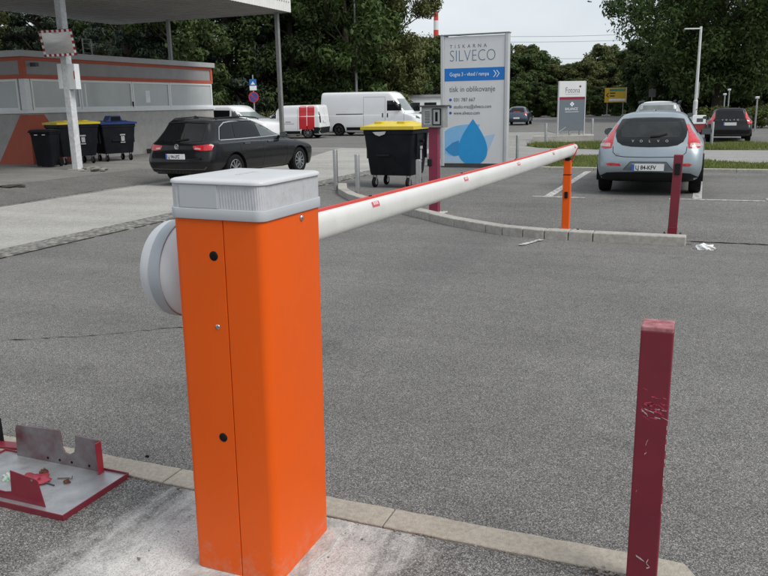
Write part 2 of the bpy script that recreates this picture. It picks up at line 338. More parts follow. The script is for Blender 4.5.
# cracked corner crumbs along the kerb seam
mb = MB()
for k in range(420):
    x = random.uniform(-3.6, .06); y = 2.455 + random.gauss(0, .009) if random.random() < .6 else random.uniform(1.7, 2.45); s = random.uniform(.0015, .0042)
    if random.random() < .35: x = random.gauss(-.13, .07); y = 2.44 + random.gauss(0, .02); s *= 1.6
    c = Vector((x, y, .004+s*.6)); a = random.uniform(0, 6.3)
    mb.obox(c, (math.cos(a), math.sin(a), 0), (-math.sin(a), math.cos(a), 0), (0, 0, 1), s*random.uniform(.8, 1.8), s, s*.7)
tag(mb.obj('grit', mat('grit', (.2, .18, .155), .9, var=.5, vs=60)), 'loose grit and crumbs along the flush kerb', 'grit', kind='stuff')
# dead leaves by the foreground post
mb = MB()
for k in range(40):
    x, y = random.gauss(-.17, .04), random.gauss(2.40, .03); a = random.uniform(0, 6.3); s = random.uniform(.004, .012); z = .007
    dx, dy = math.cos(a)*s, math.sin(a)*s
    mb.add([(x-dx, y-dy, z), (x+dy*.5, y-dx*.5, z+random.uniform(.001, .008)), (x+dx, y+dy, z), (x-dy*.5, y+dx*.5, z+random.uniform(0, .006))], [(0, 1, 2, 3)])
tag(mb.obj('leaf_litter', mat('dry_leaf', (.12, .06, .03), .8, c2=(.05, .03, .02), vs=40), fix=False), 'dry brown leaf litter at the foot of the foreground maroon post', 'leaf litter', kind='stuff')

# raised kerb along the car park, curving away
FOOT = [(-.1, 8.98), (-1.12, 9.0), (-1.7, 9.03), (-2.22, 9.18), (-2.62, 9.42), (-3.02, 9.70), (-3.55, 10.17), (-4.1, 10.66), (-4.8, 11.22), (-5.55, 11.98), (-6.1, 12.75), (-6.5, 13.6)]
def resample(P, step):
    P = [Vector((*p, 0)) for p in P]; D = [0]
    for a, b in zip(P, P[1:]): D.append(D[-1] + (b-a).length)
    def at(d):
        for i in range(len(P)-1):
            if d <= D[i+1]+1e-9: return P[i].lerp(P[i+1], (d-D[i])/(D[i+1]-D[i]))
        return P[-1]
    return at, D[-1]
at, tot = resample(FOOT, 1)
kr = tag(empty('raised_kerb', (-2, 9.5, 0)), kind='structure')
ds = [0, 1.0]
while ds[-1] < 2.2: ds.append(ds[-1]+.28)
while ds[-1] < tot-.7: ds.append(ds[-1]+.62)
ds.append(tot)
for a, b in zip(ds, ds[1:]):
    k = 3; F = []; K = []
    for i in range(k+1):
        d = a+.004 + (b-a-.008)*i/k; p = at(d); q = (at(min(tot, d+.05)) - at(max(0, d-.05))).normalized(); nrm = Vector((q.y, -q.x, 0))
        F.append((p.x, p.y, nrm)); K.append(p)
    W = .17; P = [(x+2, y-9.5) for x, y, nn in F] + [(x+nn.x*W+2, y+nn.y*W-9.5) for x, y, nn in reversed(F)]
    MB().prism(P, -.05, .105 + random.uniform(-.004, .003)).obj('kerb_stone', CONC, kr, bevel=.012, seg=2)
lot = [(x+.02*0, y+.10) for x, y in FOOT] 
lotp = [(14, 9.30), (-.1, 9.30)] + [(x+.06, y+.12) for x, y in FOOT] + [(-7.0, 14.4), (-7.0, 18.42), (14, 18.42)]
sheet('car_park_pavement', lotp, .005, ASPHL)
# seam where the car park surfacing meets the lane, with a crack
def crack(name, pts, wdt, z=.007):
    mb = MB(); k = 0; Lf, Rt = [], []
    fine = []
    for (a, b) in zip(pts, pts[1:]):
        n = max(2, int(math.dist(a, b)/.06))
        for i in range(n): t = i/n; fine.append((a[0]+(b[0]-a[0])*t + random.gauss(0, .012), a[1]+(b[1]-a[1])*t + random.gauss(0, .012)))
    for i, p in enumerate(fine):
        ww = wdt*random.uniform(.3, 1.2)
        g0 = gz(p[1], p[0])+z; mb.v += [(p[0]-ww*.5, p[1]-ww*.8, g0), (p[0]+ww*.6, p[1]+ww*.8, g0)]
        if i: mb.f.append((2*i-2, 2*i, 2*i+1, 2*i-1))
    tag(mb.obj(name, mat('crack_dark', (.025, .024, .023), .95), fix=False), kind='structure')
crack('pavement_crack', [(-.05, 9.28), (3, 9.32), (8, 9.25)], .014, .009)
crack('lane_crack', [(-4.9, 3.60), (-4.6, 3.78), (-4.0, 4.12), (-3.5, 4.5), (-3.2, 4.62)], .014, .005)

crack('forecourt_crack', [(-12.05, 8.6), (-12.0, 11), (-12.08, 13.2), (-12.0, 17)], .022, .014)
crack('forecourt_crack', [(-17, 14.2), (-15.2, 14.9), (-14.0, 15.0), (-12.8, 15.7)], .012, .012)
# white bay lines
def line(x0, x1, y0, y1): sheet('bay_line', [(x0, y0), (x1, y0), (x1, y1), (x0, y1)], .010, LINE)
line(-2.44, -2.30, 13.19, 18.1); line(-2.62, -1.75, 13.06, 13.16)
line(-.10, .04, 13.36, 18.1); line(-.45, .95, 13.22, 13.32)
for k in range(4): line(.98+k*.14, 1.06+k*.14, 13.45, 13.62)
sheet('bay_line', [(-1.86, 8.53), (-1.80, 8.50), (-1.64, 8.93), (-1.70, 8.96)], .010, LINE)
line(1.2, 1.6, 15.9, 15.98)

# far edge of the car park, lawns, pavement
kr = tag(empty('lawn_kerb', (0, 18.5, 0)), kind='structure')
for i in range(17):
    x = -4.3 + i; MB().box(x+.004, x+.996, -.08, .06, -.05, .07+random.uniform(-.004, .004)).obj('kerb_stone', CONC, kr, bevel=.01)
LAWN1 = [(-4.25, 18.58), (14, 18.58), (14, 20.5), (4, 20.8), (1.5, 21.0), (-.6, 21.9), (-2.7, 23.1), (-3.8, 22.9), (-4.55, 21.6), (-4.75, 20.0)]
LAWN2 = [(-5.3, 27.6), (-3.2, 26.4), (14, 26.4), (14, 32.6), (-3.5, 33.2), (-6.2, 34.2), (-6.5, 31.0)]
sheet('lawn_strip', LAWN1, .012, SOIL); sheet('lawn_island', LAWN2, .012, SOIL)
sheet('footway', [(-6.9, 19.2), (14, 19.2), (14, 26.3), (-3.2, 26.3), (-5.45, 27.6), (-6.6, 31), (-6.4, 34.4), (-5, 36.5), (-8.6, 47), (-13.5, 47), (-10.2, 34), (-7.0, 26)], .006, PAVE)
sheet('concrete_road', [(-11.93, -6), (-7.90, -6), (-7.90, 20), (-8.6, 26.3), (-12.6, 26.8), (-11.93, 22)], .005, CROAD)
sheet('forecourt', [(-60, -6), (-11.96, -6), (-11.96, 22), (-12.63, 27.3), (-60, 27.3)], .004, ASPHW)
# patched asphalt in the forecourt
sheet('asphalt_patch', [(-14.2, 9), (-12.1, 9.2), (-12.2, 17.5), (-13.2, 18.5), (-14.0, 17)], .0085, ASPHL)
# stone setts beside the concrete road
mb = MB()
y = -2.0
while y < 19.5:
    x = -7.86
    while x < -7.16:
        a, b = random.uniform(.085, .125), random.uniform(.085, .13); h = .012 + random.uniform(-.006, .010)
        t = random.uniform(-.01, .01)
        g0 = gz(y, x+a/2); h += g0
        mb.add([(x+.012, y+.012+t, g0), (x+a-.008, y+.010, g0), (x+a-.012, y+b-.012+t, g0), (x+.01, y+b-.01, g0),
                (x+.022, y+.024+t, h), (x+a-.02, y+.022, h), (x+a-.024, y+b-.024+t, h), (x+.022, y+b-.022, h)],
               [(4,5,6,7), (0,1,5,4), (1,2,6,5), (2,3,7,6), (3,0,4,7)]); x += a
    y += .125
o = mb.obj('stone_setts', mat('granite_sett', (.30, .29, .27), .85, c2=(.15, .145, .135), vs=7, bump=.4, bs=120), fix=False)
tag(o, 'strip of grey stone setts edging the concrete road', 'setts', kind='stuff')
sheet('sett_bed', [(-7.92, -2), (-7.10, -2), (-7.10, 19.6), (-7.92, 19.6)], .009, mat('joint_sand', (.105, .10, .09), .95, var=.3, vs=20))

# grass
def point_in(poly, x, y):
    c = False; j = len(poly)-1
    for i in range(len(poly)):
        if (poly[i][1] > y) != (poly[j][1] > y) and x < (poly[j][0]-poly[i][0])*(y-poly[i][1])/(poly[j][1]-poly[i][1])+poly[i][0]: c = not c
        j = i
    return c
GRASS = leafmat('grass_blade', (.06, .095, .02), (.19, .225, .065), .3)
def grass(name, poly, n, z0, hmin, hmax, label, w=.012):
    xs_ = [p[0] for p in poly]; ys_ = [p[1] for p in poly]; mb = MB(); k = 0
    while k < n:
        x, y = random.uniform(min(xs_), min(9, max(xs_))), random.uniform(min(ys_), max(ys_))
        if not point_in(poly, x, y): continue
        dens = math.sin(x*1.7+y*.9)*math.sin(x*.6-y*1.3)*.5+.5
        d2 = math.sin(x*3.1+1.3*math.sin(y*2.1))*math.sin(y*2.7+.9*math.sin(x*1.9))*.5+.5
        if random.random() > .12+.6*dens+.35*d2: continue
        h = random.uniform(hmin, hmax)*(.6+.7*dens); a = random.uniform(0, 6.3); l = random.uniform(.1, .8)*h; b = random.uniform(0, 6.3)
        dx, dy = math.cos(a)*w, math.sin(a)*w; z = gz(y)+z0
        i = len(mb.v); mb.v += [(x-dx, y-dy, z), (x+dx, y+dy, z), (x+math.cos(b)*l, y+math.sin(b)*l, z+h)]; mb.f.append((i, i+1, i+2)); k += 1
    tag(mb.obj(name, GRASS, fix=False), label, 'grass', kind='stuff')
grass('grass', LAWN1, 30000, .012, .035, .10, 'short worn grass on the strip between the bays and the footway')
grass('grass', LAWN2, 34000, .012, .06, .18, 'longer rough grass on the island round the grey and white sign', .016)

# ================================================================== BARRIER GATE
bx, by = -1.385, 2.185
def ragged(x0, x1, y0, y1, n, j):
    P = []
    for (a, b) in (((x0, y0), (x1, y0)), ((x1, y0), (x1, y1)), ((x1, y1), (x0, y1)), ((x0, y1), (x0, y0))):
        for k in range(n): t = k/n; P.append((a[0]+(b[0]-a[0])*t+random.gauss(0, j), a[1]+(b[1]-a[1])*t+random.gauss(0, j)))
    return P
tag(MB().prism(ragged(bx-.185, bx+.225, by-.34, by+.258, 22, .0045), -.05, .012).obj('barrier_footing', mat('footing_concrete', (.56, .55, .53), .92, c2=(.30, .29, .275), vs=11, bump=.8, bs=70, dirt=.6, det=10), bevel=.004, seg=1), kind='structure')
bar = empty('barrier_gate', (bx, by, .012), 0, 'orange barrier cabinet with grey cap and long white boom resting on an orange post', 'barrier gate')
bar.rotation_euler = (0, R(.7), 0)
HX, HY, ZT = .165, .195, 1.232
def halfp(x0, x1, left):
    P = []; r = .028
    full = rrect(-HX, HX, -HY, HY, r, 5)
    if left: return [(x1, HY)] + [p for p in full if p[0] < 0] + [(x1, -HY)]
    return [(x0, -HY)] + [p for p in full[18:24]] + [p for p in full[0:6]] + [(x0, HY)]
o = MB().prism(halfp(None, .0225, True), 0, ZT).obj('housing', ORANGE, bar, bevel=.0012, seg=1); autosmooth(o, 30)
o2 = MB().prism(halfp(.0255, None, False), 0, ZT).obj('door_panel', ORANGE, bar, bevel=.0012, seg=1); autosmooth(o2, 30)
MB().box(.0205, .0275, -HY+.012, HY-.012, .002, ZT-.002).obj('door_seal', BLACK, o2)
for nm, x, z, r, m in (('key_hole', -.015, 1.118, .0125, BLACK), ('key_hole', -.020, .508, .0125, BLACK), ('screw', -.016, .888, .008, CHROME)):
    MB().lathe([(r*.2, .004), (r, .002), (r*1.05, -.0015), (r*.75, -.0022), (r*.15, -.003)], (x, -HY, z), 'y', 16).obj(nm, m, o, smooth=True)
    if m is BLACK: MB().lathe([(r*1.25, .003), (r*1.25, -.0008), (r*1.02, -.0012)], (x, -HY, z), 'y', 16).obj('key_hole_rim', BLACKP, o, smooth=True)
MB().lathe([(.003, -.004), (.011, 0), (.010, .004), (.004, .0065)], (HX, .05, 1.212), 'x', 16).obj('lock_screw', CHROME, o2, smooth=True)
# cap
cap = MB().prism(rrect(-HX-.007, HX+.007, -HY-.007, HY+.007, .033, 6), ZT, ZT+.034).obj('cap', GREYCAP, bar, bevel=.003); autosmooth(cap, 40)
MB().prism(rrect(-HX+.012, HX-.012, -HY+.012, HY-.012, .02, 4), ZT+.03, ZT+.112).obj('cap_core', GREYDARK, cap)
lens = MB().prism(rrect(-HX-.002, HX+.002, -HY-.002, HY+.002, .03, 10), ZT+.0345, ZT+.1065).obj('light_lens', LENS, cap); autosmooth(lens, 40)
# fine vertical ribs of the lens
n_ = LENS.node_tree; b_ = n_.nodes['Principled BSDF']; t_ = n_.nodes.new('ShaderNodeTexCoord')
wv = n_.nodes.new('ShaderNodeTexWave'); wv.bands_direction = 'DIAGONAL'; wv.inputs['Scale'].default_value = 62; wv.inputs['Distortion'].default_value = .15
mp_ = n_.nodes.new('ShaderNodeMapping'); mp_.inputs['Scale'].default_value = (1, 1, .06)
n_.links.new(t_.outputs['Object'], mp_.inputs[0]); n_.links.new(mp_.outputs[0], wv.inputs['Vector'])
bp_ = n_.nodes.new('ShaderNodeBump'); bp_.inputs['Strength'].default_value = .35; bp_.inputs['Distance'].default_value = .003
n_.links.new(wv.outputs['Fac'], bp_.inputs['Height']); n_.links.new(bp_.outputs[0], b_.inputs['Normal'])
MB().box(-.126, .012, -HY-.0055, -HY+.03, ZT+.0342, ZT+.1068).obj('blank_plate', GREYCAP, cap, bevel=.002)
# rounded lid, slightly crowned
prof = [(0, .005, .1069), (0, .009, .1095), (0, .009, .1150), (-.004, .006, .1195), (-.014, -.003, .1225), (-.04, -.03, .1242), (-.10, -.10, .1252)]
mb = MB(); N = 0
for _, d, z in prof:
    P = rrect(-HX-d, HX+d, -HY-d, HY+d, max(.012, .033+d), 6); N = len(P); mb.v += [(x, y, ZT+z) for x, y in P]
for i in range(len(prof)-1):
    for j in range(N): mb.f.append((i*N+j, i*N+(j+1) % N, (i+1)*N+(j+1) % N, (i+1)*N+j))
mb.f.append(tuple((len(prof)-1)*N+j for j in range(N))); mb.f.append(tuple(reversed(range(N))))
lid = mb.obj('lid', mat('lid_plastic', (.56, .57, .585), .42, var=.03, vs=6, dirt=.05), bar); autosmooth(lid, 50)
EM = mat('lid_emblem', (.47, .48, .49), .5, var=.03)
mb = MB()
for k, (x0, wd) in enumerate(((-.060, .016), (-.040, .02), (-.016, .014), (.002, .02), (.026, .03))):
    mb.prism(rrect(x0, x0+wd, -.012+.004*(k % 2), .012, .004, 3), ZT+.124, ZT+.1262)
em = mb.obj('emblem', EM, lid); em.rotation_euler = (0, 0, R(90))
# drive hub on the far side
hub = MB().lathe([(.10, -.165), (.14, -.17), (.163, -.20), (.166, -.262)], (0, .015, 1.02), 'x', 48).obj('drive_hub', GREYLIGHT, bar); autosmooth(hub, 40)
h2 = MB().lathe([(.15, -.262), (.171, -.263), (.171, -.305), (.15, -.306)], (0, .015, 1.02), 'x', 48).obj('hub_band', GREYDARK, hub); autosmooth(h2, 40)
h3 = MB().lathe([(.15, -.306), (.167, -.307), (.165, -.335), (.155, -.352), (.12, -.362), (.04, -.366)], (0, .015, 1.02), 'x', 48).obj('hub_cover', GREYLIGHT, hub); autosmooth(h3, 40)
# boom (built straight in its own frame, then parented)
A0 = Vector((-.235, .02, 1.045)); A1 = Vector((-1.492-bx, 9.97-by, .985-.012))
ad = (A1-A0); AL = ad.length; ad.normalize(); sx_ = ad.cross(Vector((0, 0, 1))).normalized(); uz = sx_.cross(ad)
def apt(t, a, b):
    sag = -.012*math.sin(math.pi*min(1, t/AL)); return A0 + ad*t + sx_*a + uz*(b+sag)
def loft(sec, ts, scales=None):
    mb = MB(); n = len(sec)
    for i, t in enumerate(ts):
        s = 1 if scales is None else scales[i]
        mb.v += [tuple(apt(t, a*s, b*s)) for a, b in sec]
    for i in range(len(ts)-1):
        for j in range(n): mb.f.append((i*n+j, i*n+(j+1) % n, (i+1)*n+(j+1) % n, (i+1)*n+j))
    mb.f.append(tuple(reversed(range(n)))); mb.f.append(tuple((len(ts)-1)*n+j for j in range(n))); return mb
sec = []
for j in range(28):
    t = 2*math.pi*j/28; c, s = math.cos(t), math.sin(t); e = 2/2.6
    sec.append((.044*math.copysign(abs(c)**e, c), .066*math.copysign(abs(s)**e, s)))
ts = list(np.linspace(.0, AL-.05, 24)) + [AL-.03, AL-.012, AL-.003]; scs = [1]*24 + [.97, .86, .62]
boom = loft(sec, ts, scs).obj('boom', WHITEP, bar); autosmooth(boom, 50)
ss = [(-.010, .060), (.010, .060), (.0115, .069), (.008, .077), (-.008, .077), (-.0115, .069)]
st = loft(ss, list(np.linspace(.05, AL-.06, 24))).obj('rubber_strip', REDRUB, boom); autosmooth(st, 50)
for k in range(9):      # lower edge trim joints
    pass
WMK = mat('reflector_print', (.75, .6, .6), .5)
for t in (1.47, 3.05, 4.62, 6.2, 7.55):
    f = MB()
    # conforming patch on the visible flank
    for i in range(5):
        for q in (t-.045, t+.045):
            a = R(18 + 30*i/4*1.0); c, s = math.cos(a), math.sin(a); e = 2/2.6
            f.v.append(tuple(apt(q, .0455*c**e, .0675*s**e)))
    f.f = [(2*i, 2*i+1, 2*i+3, 2*i+2) for i in range(4)]
    rf = f.obj('reflector', REDREFL, boom)
    g = MB()
    for q0, q1 in ((-.028, -.012), (-.006, .008), (.014, .028)):
        for i in range(3):
            for q in (t+q0, t+q1):
                a = R(28 + 9*i); c, s = math.cos(a), math.sin(a); e = 2/2.6
                g.v.append(tuple(apt(q, .0462*c**e, .0682*s**e)))
        k = len(g.v)-6; g.f += [(k, k+1, k+3, k+2), (k+2, k+3, k+5, k+4)]
    g.obj('reflector_print', WMK, rf)
    # little black clip on the strip
    MB().obox(apt(t+.02, 0, .078), ad, sx_, uz, .012, .004, .004).obj('strip_clip', BLACKP, boom)

# ------------------------------------------------------------------ rest post with fork
def scatter_bolts(par, r, z, m=STEEL, n=4, rad=.012):
    for k in range(n):
        a = R(45+90*k); MB().lathe([(rad, 0), (rad, .012), (rad*.6, .013), (rad*.6, .026), (.002, .027)], (r*math.cos(a), r*math.sin(a), z), 'z', 6).obj('bolt', m, par)
p = empty('rest_post', (-1.505, 9.62, 0), 0, 'slim orange rest post with a fork holding the boom tip', 'post')
MB().box(-.045, .045, -.045, .045, .02, .70).obj('column', ORANGE, p, bevel=.006)
MB().box(-.043, .043, -.043, .043, .706, .875).obj('sliding_head', ORANGE, p, bevel=.006)
MB().box(-.0455, .0455, -.0455, .0455, .698, .708).obj('joint', BLACKP, p)
MB().box(-.02, .02, -.062, -.044, .42, .50).obj('photocell', BLACKP, p, bevel=.006)
MB().box(-.03, .03, -.05, .05, .872, .905).obj('fork_seat', BLACK, p, bevel=.005)
for s in (-1, 1): MB().tube([(s*.03, .0, .84), (s*.055, 0, .89), (s*.115, 0, 1.03)], [.009, .009, .006], 8).obj('fork_prong', REDRUB, p)
MB().prism(rrect(-.17, .18, -.09, .11, .03, 3), .004, .022).obj('base_plate', mat('cement_grout', (.55, .53, .5), .9, c2=(.36, .34, .31), vs=14, bump=.5, bs=60), p, bevel=.006)
scatter_bolts(p, .11, .02)
MB().box(.14, .17, -.05, -.03, .02, .05).obj('foot_bracket', BLACKP, p)
# ------------------------------------------------------------------ maroon photocell post
p = empty('photocell_post', (-.265, 9.55, 0), 0, 'square maroon post with black photocell on the end of the raised kerb', 'post')
p.rotation_euler = (0, R(1.0), 0)
MB().box(-.05, .05, -.05, .05, .12, .955).obj('column', MAROON, p, bevel=.006)
MB().box(-.052, .052, -.052, .052, .015, .125).obj('foot_sleeve', mat('bright_maroon', (.20, .012, .028), .4, var=.1, coat=.2), p, bevel=.004)
MB().box(-.03, .03, -.068, -.049, .73, .86).obj('photocell', BLACKP, p, bevel=.007)
MB().box(-.11, .11, -.1, .1, .004, .018).obj('base_plate', MAROON, p, bevel=.003)
for sx in (-1, 1):
    for sy in (-1, 1): MB().lathe([(.014, 0), (.014, .014), (.008, .015), (.008, .03), (.002, .031)], (sx*.088, sy*.075, .018), 'z', 6).obj('bolt', mat('rusty_steel', (.14, .06, .04), .7, metal=.4, var=.3, vs=30), p)
# ------------------------------------------------------------------ foreground maroon post
p = empty('foreground_post', (-.088, 2.405, 0), 0, 'scratched square maroon steel post beside the flush kerb', 'post')
MB().box(-.047, .047, -.047, .047, -.02, .905).obj('column', MAROON, p, bevel=.005, seg=3)
MB().box(-.0465, .0465, -.0465, .0465, .9, .917).obj('top_cap', mat('worn_primer', (.46, .20, .21), .75, c2=(.20, .05, .06), vs=35, det=8), p, bevel=.004)
def scr(pts, w0, m, nm='scratch'):
    mb = MB()
    for i, (x, z) in enumerate(pts):
        ww = w0*random.uniform(.4, 1.3); mb.v += [(x-ww*.3, -.0478, z+ww), (x+ww*.3, -.0478, z-ww)]
        if i: mb.f.append((2*i-2, 2*i, 2*i+1, 2*i-1))
    mb.obj(nm, m, p, fix=False)
PALE = mat('bare_metal_scratch', (.50, .40, .39), .6, var=.3, vs=80); RAW = mat('raw_red_scratch', (.60, .06, .12), .5, var=.3, vs=80)
random.seed(11)
for k in range(30):
    x, z = random.uniform(-.036, .034), random.gauss(.664, .017); a = random.uniform(-.5, .9); l = random.uniform(.006, .022)
    scr([(x+l*i*math.cos(a)*.5+random.gauss(0, .001), z-l*i*math.sin(a)*.35) for i in range(4)], random.uniform(.0006, .0022), RAW if random.random() < .88 else PALE)
for pts, ww in ((((-.03, .650), (-.02, .642), (-.012, .634)), .004), (((-.006, .555), (-.01, .545), (-.012, .535)), .0014), (((-.012, .52), (-.008, .512), (-.014, .505)), .0016),
                (((-.02, .150), (-.005, .142), (.006, .135)), .003), (((.018, .145), (.012, .13), (.024, .118), (.014, .112)), .002), (((.0, .06), (.012, .055)), .002), (((.02, .30), (.024, .29)), .001), (((-.03, .38), (-.032, .372)), .001)):
    scr(list(pts), ww, PALE)
# chips along the right-hand arris
for z in (.535, .49, .60, .57, .33, .42, .455):
    l = random.uniform(.004, .014); MB().box(.0448, .0476, -.0476, -.044, z-l, z+l).obj('paint_chip', PALE, p)

# ------------------------------------------------------------------ dismantled steel tray
BARE = mat('bare_galvanised', (.50, .51, .52), .42, metal=.55, c2=(.30, .31, .32), vs=7, dirt=.55, det=9)
INNER = mat('overspray_steel', (.25, .25, .255), .5, metal=.3, c2=(.13, .045, .055), vs=7, dirt=.25, det=6)
tr = empty('steel_tray', (-2.55, 2.26, .004), 0, 'upturned maroon steel tray with cut-out side walls lying on the near pavement', 'steel tray')
X0, X1, Y0, Y1 = -.40, .315, -.19, .19
pl_ = MB().box(X0, X1, Y0, Y1, .012, .016).obj('plate', BARE, tr)
for nm, a in (('rim', (X0-.003, X1+.003, Y0-.004, Y0, 0, .026)), ('rim', (X1, X1+.004, Y0-.004, Y1+.004, 0, .0262)), ('rim', (X0-.003, X1+.003, Y1, Y1+.004, 0, .026)), ('rim', (X0-.004, X0, Y0-.004, Y1+.004, 0, .0262))):
    MB().box(*a).obj(nm, MAROON, tr, bevel=.001, seg=1)
arc = [(-.012+.0*k, 0) for k in range(0)]
wall = [(-.31, .016), (.195, .016), (.19, .165), (.055, .172), (.052, .12), (.04, .088), (.01, .072), (-.015, .078), (-.027, .105), (-.03, .168), (-.035, .182), (-.12, .178), (-.29, .17), (-.30, .15)]
MB().prism(wall, Y1-.018, Y1-.014, 'y').obj('back_wall', INNER, tr, bevel=.0008, seg=1)
MB().prism([(a, b) for a, b in wall], Y1-.0138, Y1-.012, 'y').obj('back_wall_paint', MAROON, tr)
MB().box(.191, .1965, Y1-.045, Y1-.0118, .016, .163).obj('wall_flange', mat('bright_maroon2', (.34, .012, .028), .4, var=.1, coat=.2), tr, bevel=.0008, seg=1)
fw_ = [(-.38, .016), (.19, .016), (.165, .128), (.155, .133), (.02, .150), (.012, .055), (-.02, .048), (-.2, .05), (-.38, .055)]
MB().prism(fw_, Y0+.035, Y0+.039, 'y').obj('front_wall', mat('bright_maroon3', (.22, .012, .030), .42, var=.15, coat=.15, dirt=.15), tr, bevel=.0008, seg=1)
MB().lathe([(.005, 0), (.005, -.002), (.001, -.003)], (.135, Y0+.035, .125), 'y', 8).obj('rivet', STEEL, tr)
for x in (-.12, -.05, .02, .12): MB().lathe([(.006, .001), (.006, -.001), (.001, -.0015)], (x, Y1-.0185, .035), 'y', 8).obj('drill_hole', BLACK, tr)
# bits lying on it
def crumple(name, c, size, m, label, cat, seed, sq=.35):
    rs = np.random.default_rng(seed); bm = bmesh.new(); bmesh.ops.create_icosphere(bm, subdivisions=3, radius=1)
    ph = rs.uniform(0, 6.3, (6, 3)); fr = rs.uniform(2, 7, (6, 3))
    for v in bm.verts:
        d = sum(math.sin(v.co.x*fr[k][0]+ph[k][0])*math.sin(v.co.y*fr[k][1]+ph[k][1])*math.sin(v.co.z*fr[k][2]+ph[k][2]) for k in range(6))
        v.co *= 1+.22*d
        v.co = Vector((v.co.x*size[0], v.co.y*size[1], max(-.3, v.co.z)*size[2]))
    zmin = min(v.co.z for v in bm.verts)
    for v in bm.verts: v.co.z -= zmin
    me = bpy.data.meshes.new(name); bm.to_mesh(me); bm.free(); o = link(name, me, m); o.location = c
    return tag(o, label, cat)
ZP = .0202
crumple('plastic_wrapper', (-2.585, 2.275, ZP), (.07, .045, .014), mat('red_film', (.40, .035, .06), .4, c2=(.22, .02, .04), vs=26, coat=.2), 'crumpled red plastic wrapper on the steel tray', 'wrapper', 3)
crumple('plastic_scrap', (-2.70, 2.245, ZP), (.03, .025, .02), mat('green_film', (.25, .42, .33), .4, c2=(.5, .52, .5), vs=30), 'small green and white plastic scrap on the steel tray', 'scrap', 5)
crumple('rusty_nut', (-2.435, 2.30, ZP), (.014, .012, .011), MATS['rusty_steel'], 'small rusty nut lying alone on the bare tray', 'nut', 8)
crumple('rusty_nut', (-2.60, 2.335, ZP), (.017, .016, .016), MATS['rusty_steel'], 'rust brown cap standing behind the red wrapper on the tray', 'cap', 9)
b = MB().tube([(-.03, -.01, .005), (.02, .012, .005)], .0045, 8).tube([(.02, .012, .005), (.027, .015, .005)], .008, 6).obj('steel_bolt', STEEL)
b.location = (-2.47, 2.325, ZP); tag(b, 'thin steel bolt lying on the bare tray', 'bolt')
b = MB().tube([(-.025, 0, .003), (.025, -.006, .003)], .003, 8).obj('loose_screw', INKG); b.location = (-2.49, 2.265, ZP); tag(b, 'dark screw on the tray beside the red wrapper', 'screw')
# a second steel angle reaching in at the picture edge
a_ = empty('steel_angle', (-3.02, 2.50, .012), R(8), 'maroon steel angle offcut lying across the flush kerb', 'steel offcut')
MB().box(-.14, .13, -.03, .03, 0, .012).obj('foot_leg', MAROON, a_, bevel=.002); MB().box(-.14, -.02, .024, .03, .012, .13).obj('upright_leg', BLACKP, a_, bevel=.001)
crumple('stone', (-2.30, 2.66, .0), (.010, .007, .006), BLACK, 'tiny black stone on the lane beside the flush kerb', 'stone', 12)
crumple('paper_scrap', (.10, 8.86, .0), (.10, .06, .045), mat('tissue', (.75, .75, .74), .8, var=.05), 'crumpled white tissue on the ground by the kerb end', 'tissue', 21)

# ------------------------------------------------------------------ intercom pedestal
p = empty('intercom_pedestal', (-3.60, 10.80, .005), 0, 'maroon pedestal carrying a grey metal intercom box in front of the tall printed sign', 'intercom')
MB().box(-.068, .068, -.06, .06, .01, 1.235).obj('column', mat('faded_maroon', (.20, .022, .055), .45, var=.10, vs=4, coat=.05), p, bevel=.006)
hd = MB().box(-.16, .165, -.10, .12, 1.235, 1.525).obj('head', GALV, p, bevel=.006)
MB().box(-.185, .20, -.135, .14, 1.522, 1.545).obj('rain_hood', mat('hood_grey', (.10, .10, .105), .5, metal=.4, var=.1), p, bevel=.004)
MB().box(-.125, -.012, -.108, -.098, 1.275, 1.49).obj('speaker_panel', mat('pale_alu', (.50, .50, .49), .4, metal=.5), hd, bevel=.003)
for k in range(8): MB().box(-.108, -.03, -.1105, -.107, 1.30+k*.022, 1.308+k*.022).obj('grille_slot', BLACK, hd)
fr_ = MB().box(.005, .135, -.108, -.098, 1.265, 1.50).obj('screen_frame', BLACKP, hd, bevel=.003); MB().box(.022, .118, -.1125, -.107, 1.282, 1.483).obj('screen', mat('alu_screen', (.42, .43, .43), .35, metal=.3), fr_, bevel=.002)
MB().box(.052, .088, -.1145, -.112, 1.32, 1.45).obj('card_slot', BLACK, fr_)
MB().box(-.085, -.02, -.082, -.058, .685, .79).obj('card_reader', BLACKP, p, bevel=.012)
MB().prism(rrect(-.16, .17, -.13, .13, .02, 3), 0, .014).obj('base_plate', MATS['cement_grout'], p, bevel=.004)
scatter_bolts(p, .13, .014)

# ------------------------------------------------------------------ stainless bollards
def bollard(x, y, h, label, r=.043, m=STEEL):
    p = empty('bollard', (x, y, gz(y)), 0, label, 'bollard', 'steel bollards')
    MB().lathe([(r, .0), (r, h-.012), (r*.92, h-.003), (r*.6, h), (.003, h+.001)], n=20).obj('tube', m, p); autosmooth(p.children[0], 40)
    MB().lathe([(r*1.9, .004), (r*1.9, .012), (r*1.05, .014)], n=20).obj('flange', m, p)
    return p
bollard(-6.43, 13.37, .76, 'stainless bollard at the start of the curved kerb, farthest from the intercom')
bollard(-5.55, 12.41, .74, 'stainless bollard in front of the yellow lidded container')
bollard(-3.94, 11.07, .76, 'stainless bollard right beside the maroon intercom pedestal')
bollard(-4.42, 20.0, .74, 'grey steel bollard just behind the tall printed sign', .04, GALV)
bollard(-6.35, 34.3, .86, 'grey steel bollard with a chain left of the grey and white sign', .055, GALV)
bollard(-4.9, 38.2, .95, 'dark grey bollard just beyond the grey and white sign', .055, GALV)
bollard(.25, 28.4, .85, 'grey steel bollard standing in the lawn by the black estate car', .05, GALV)

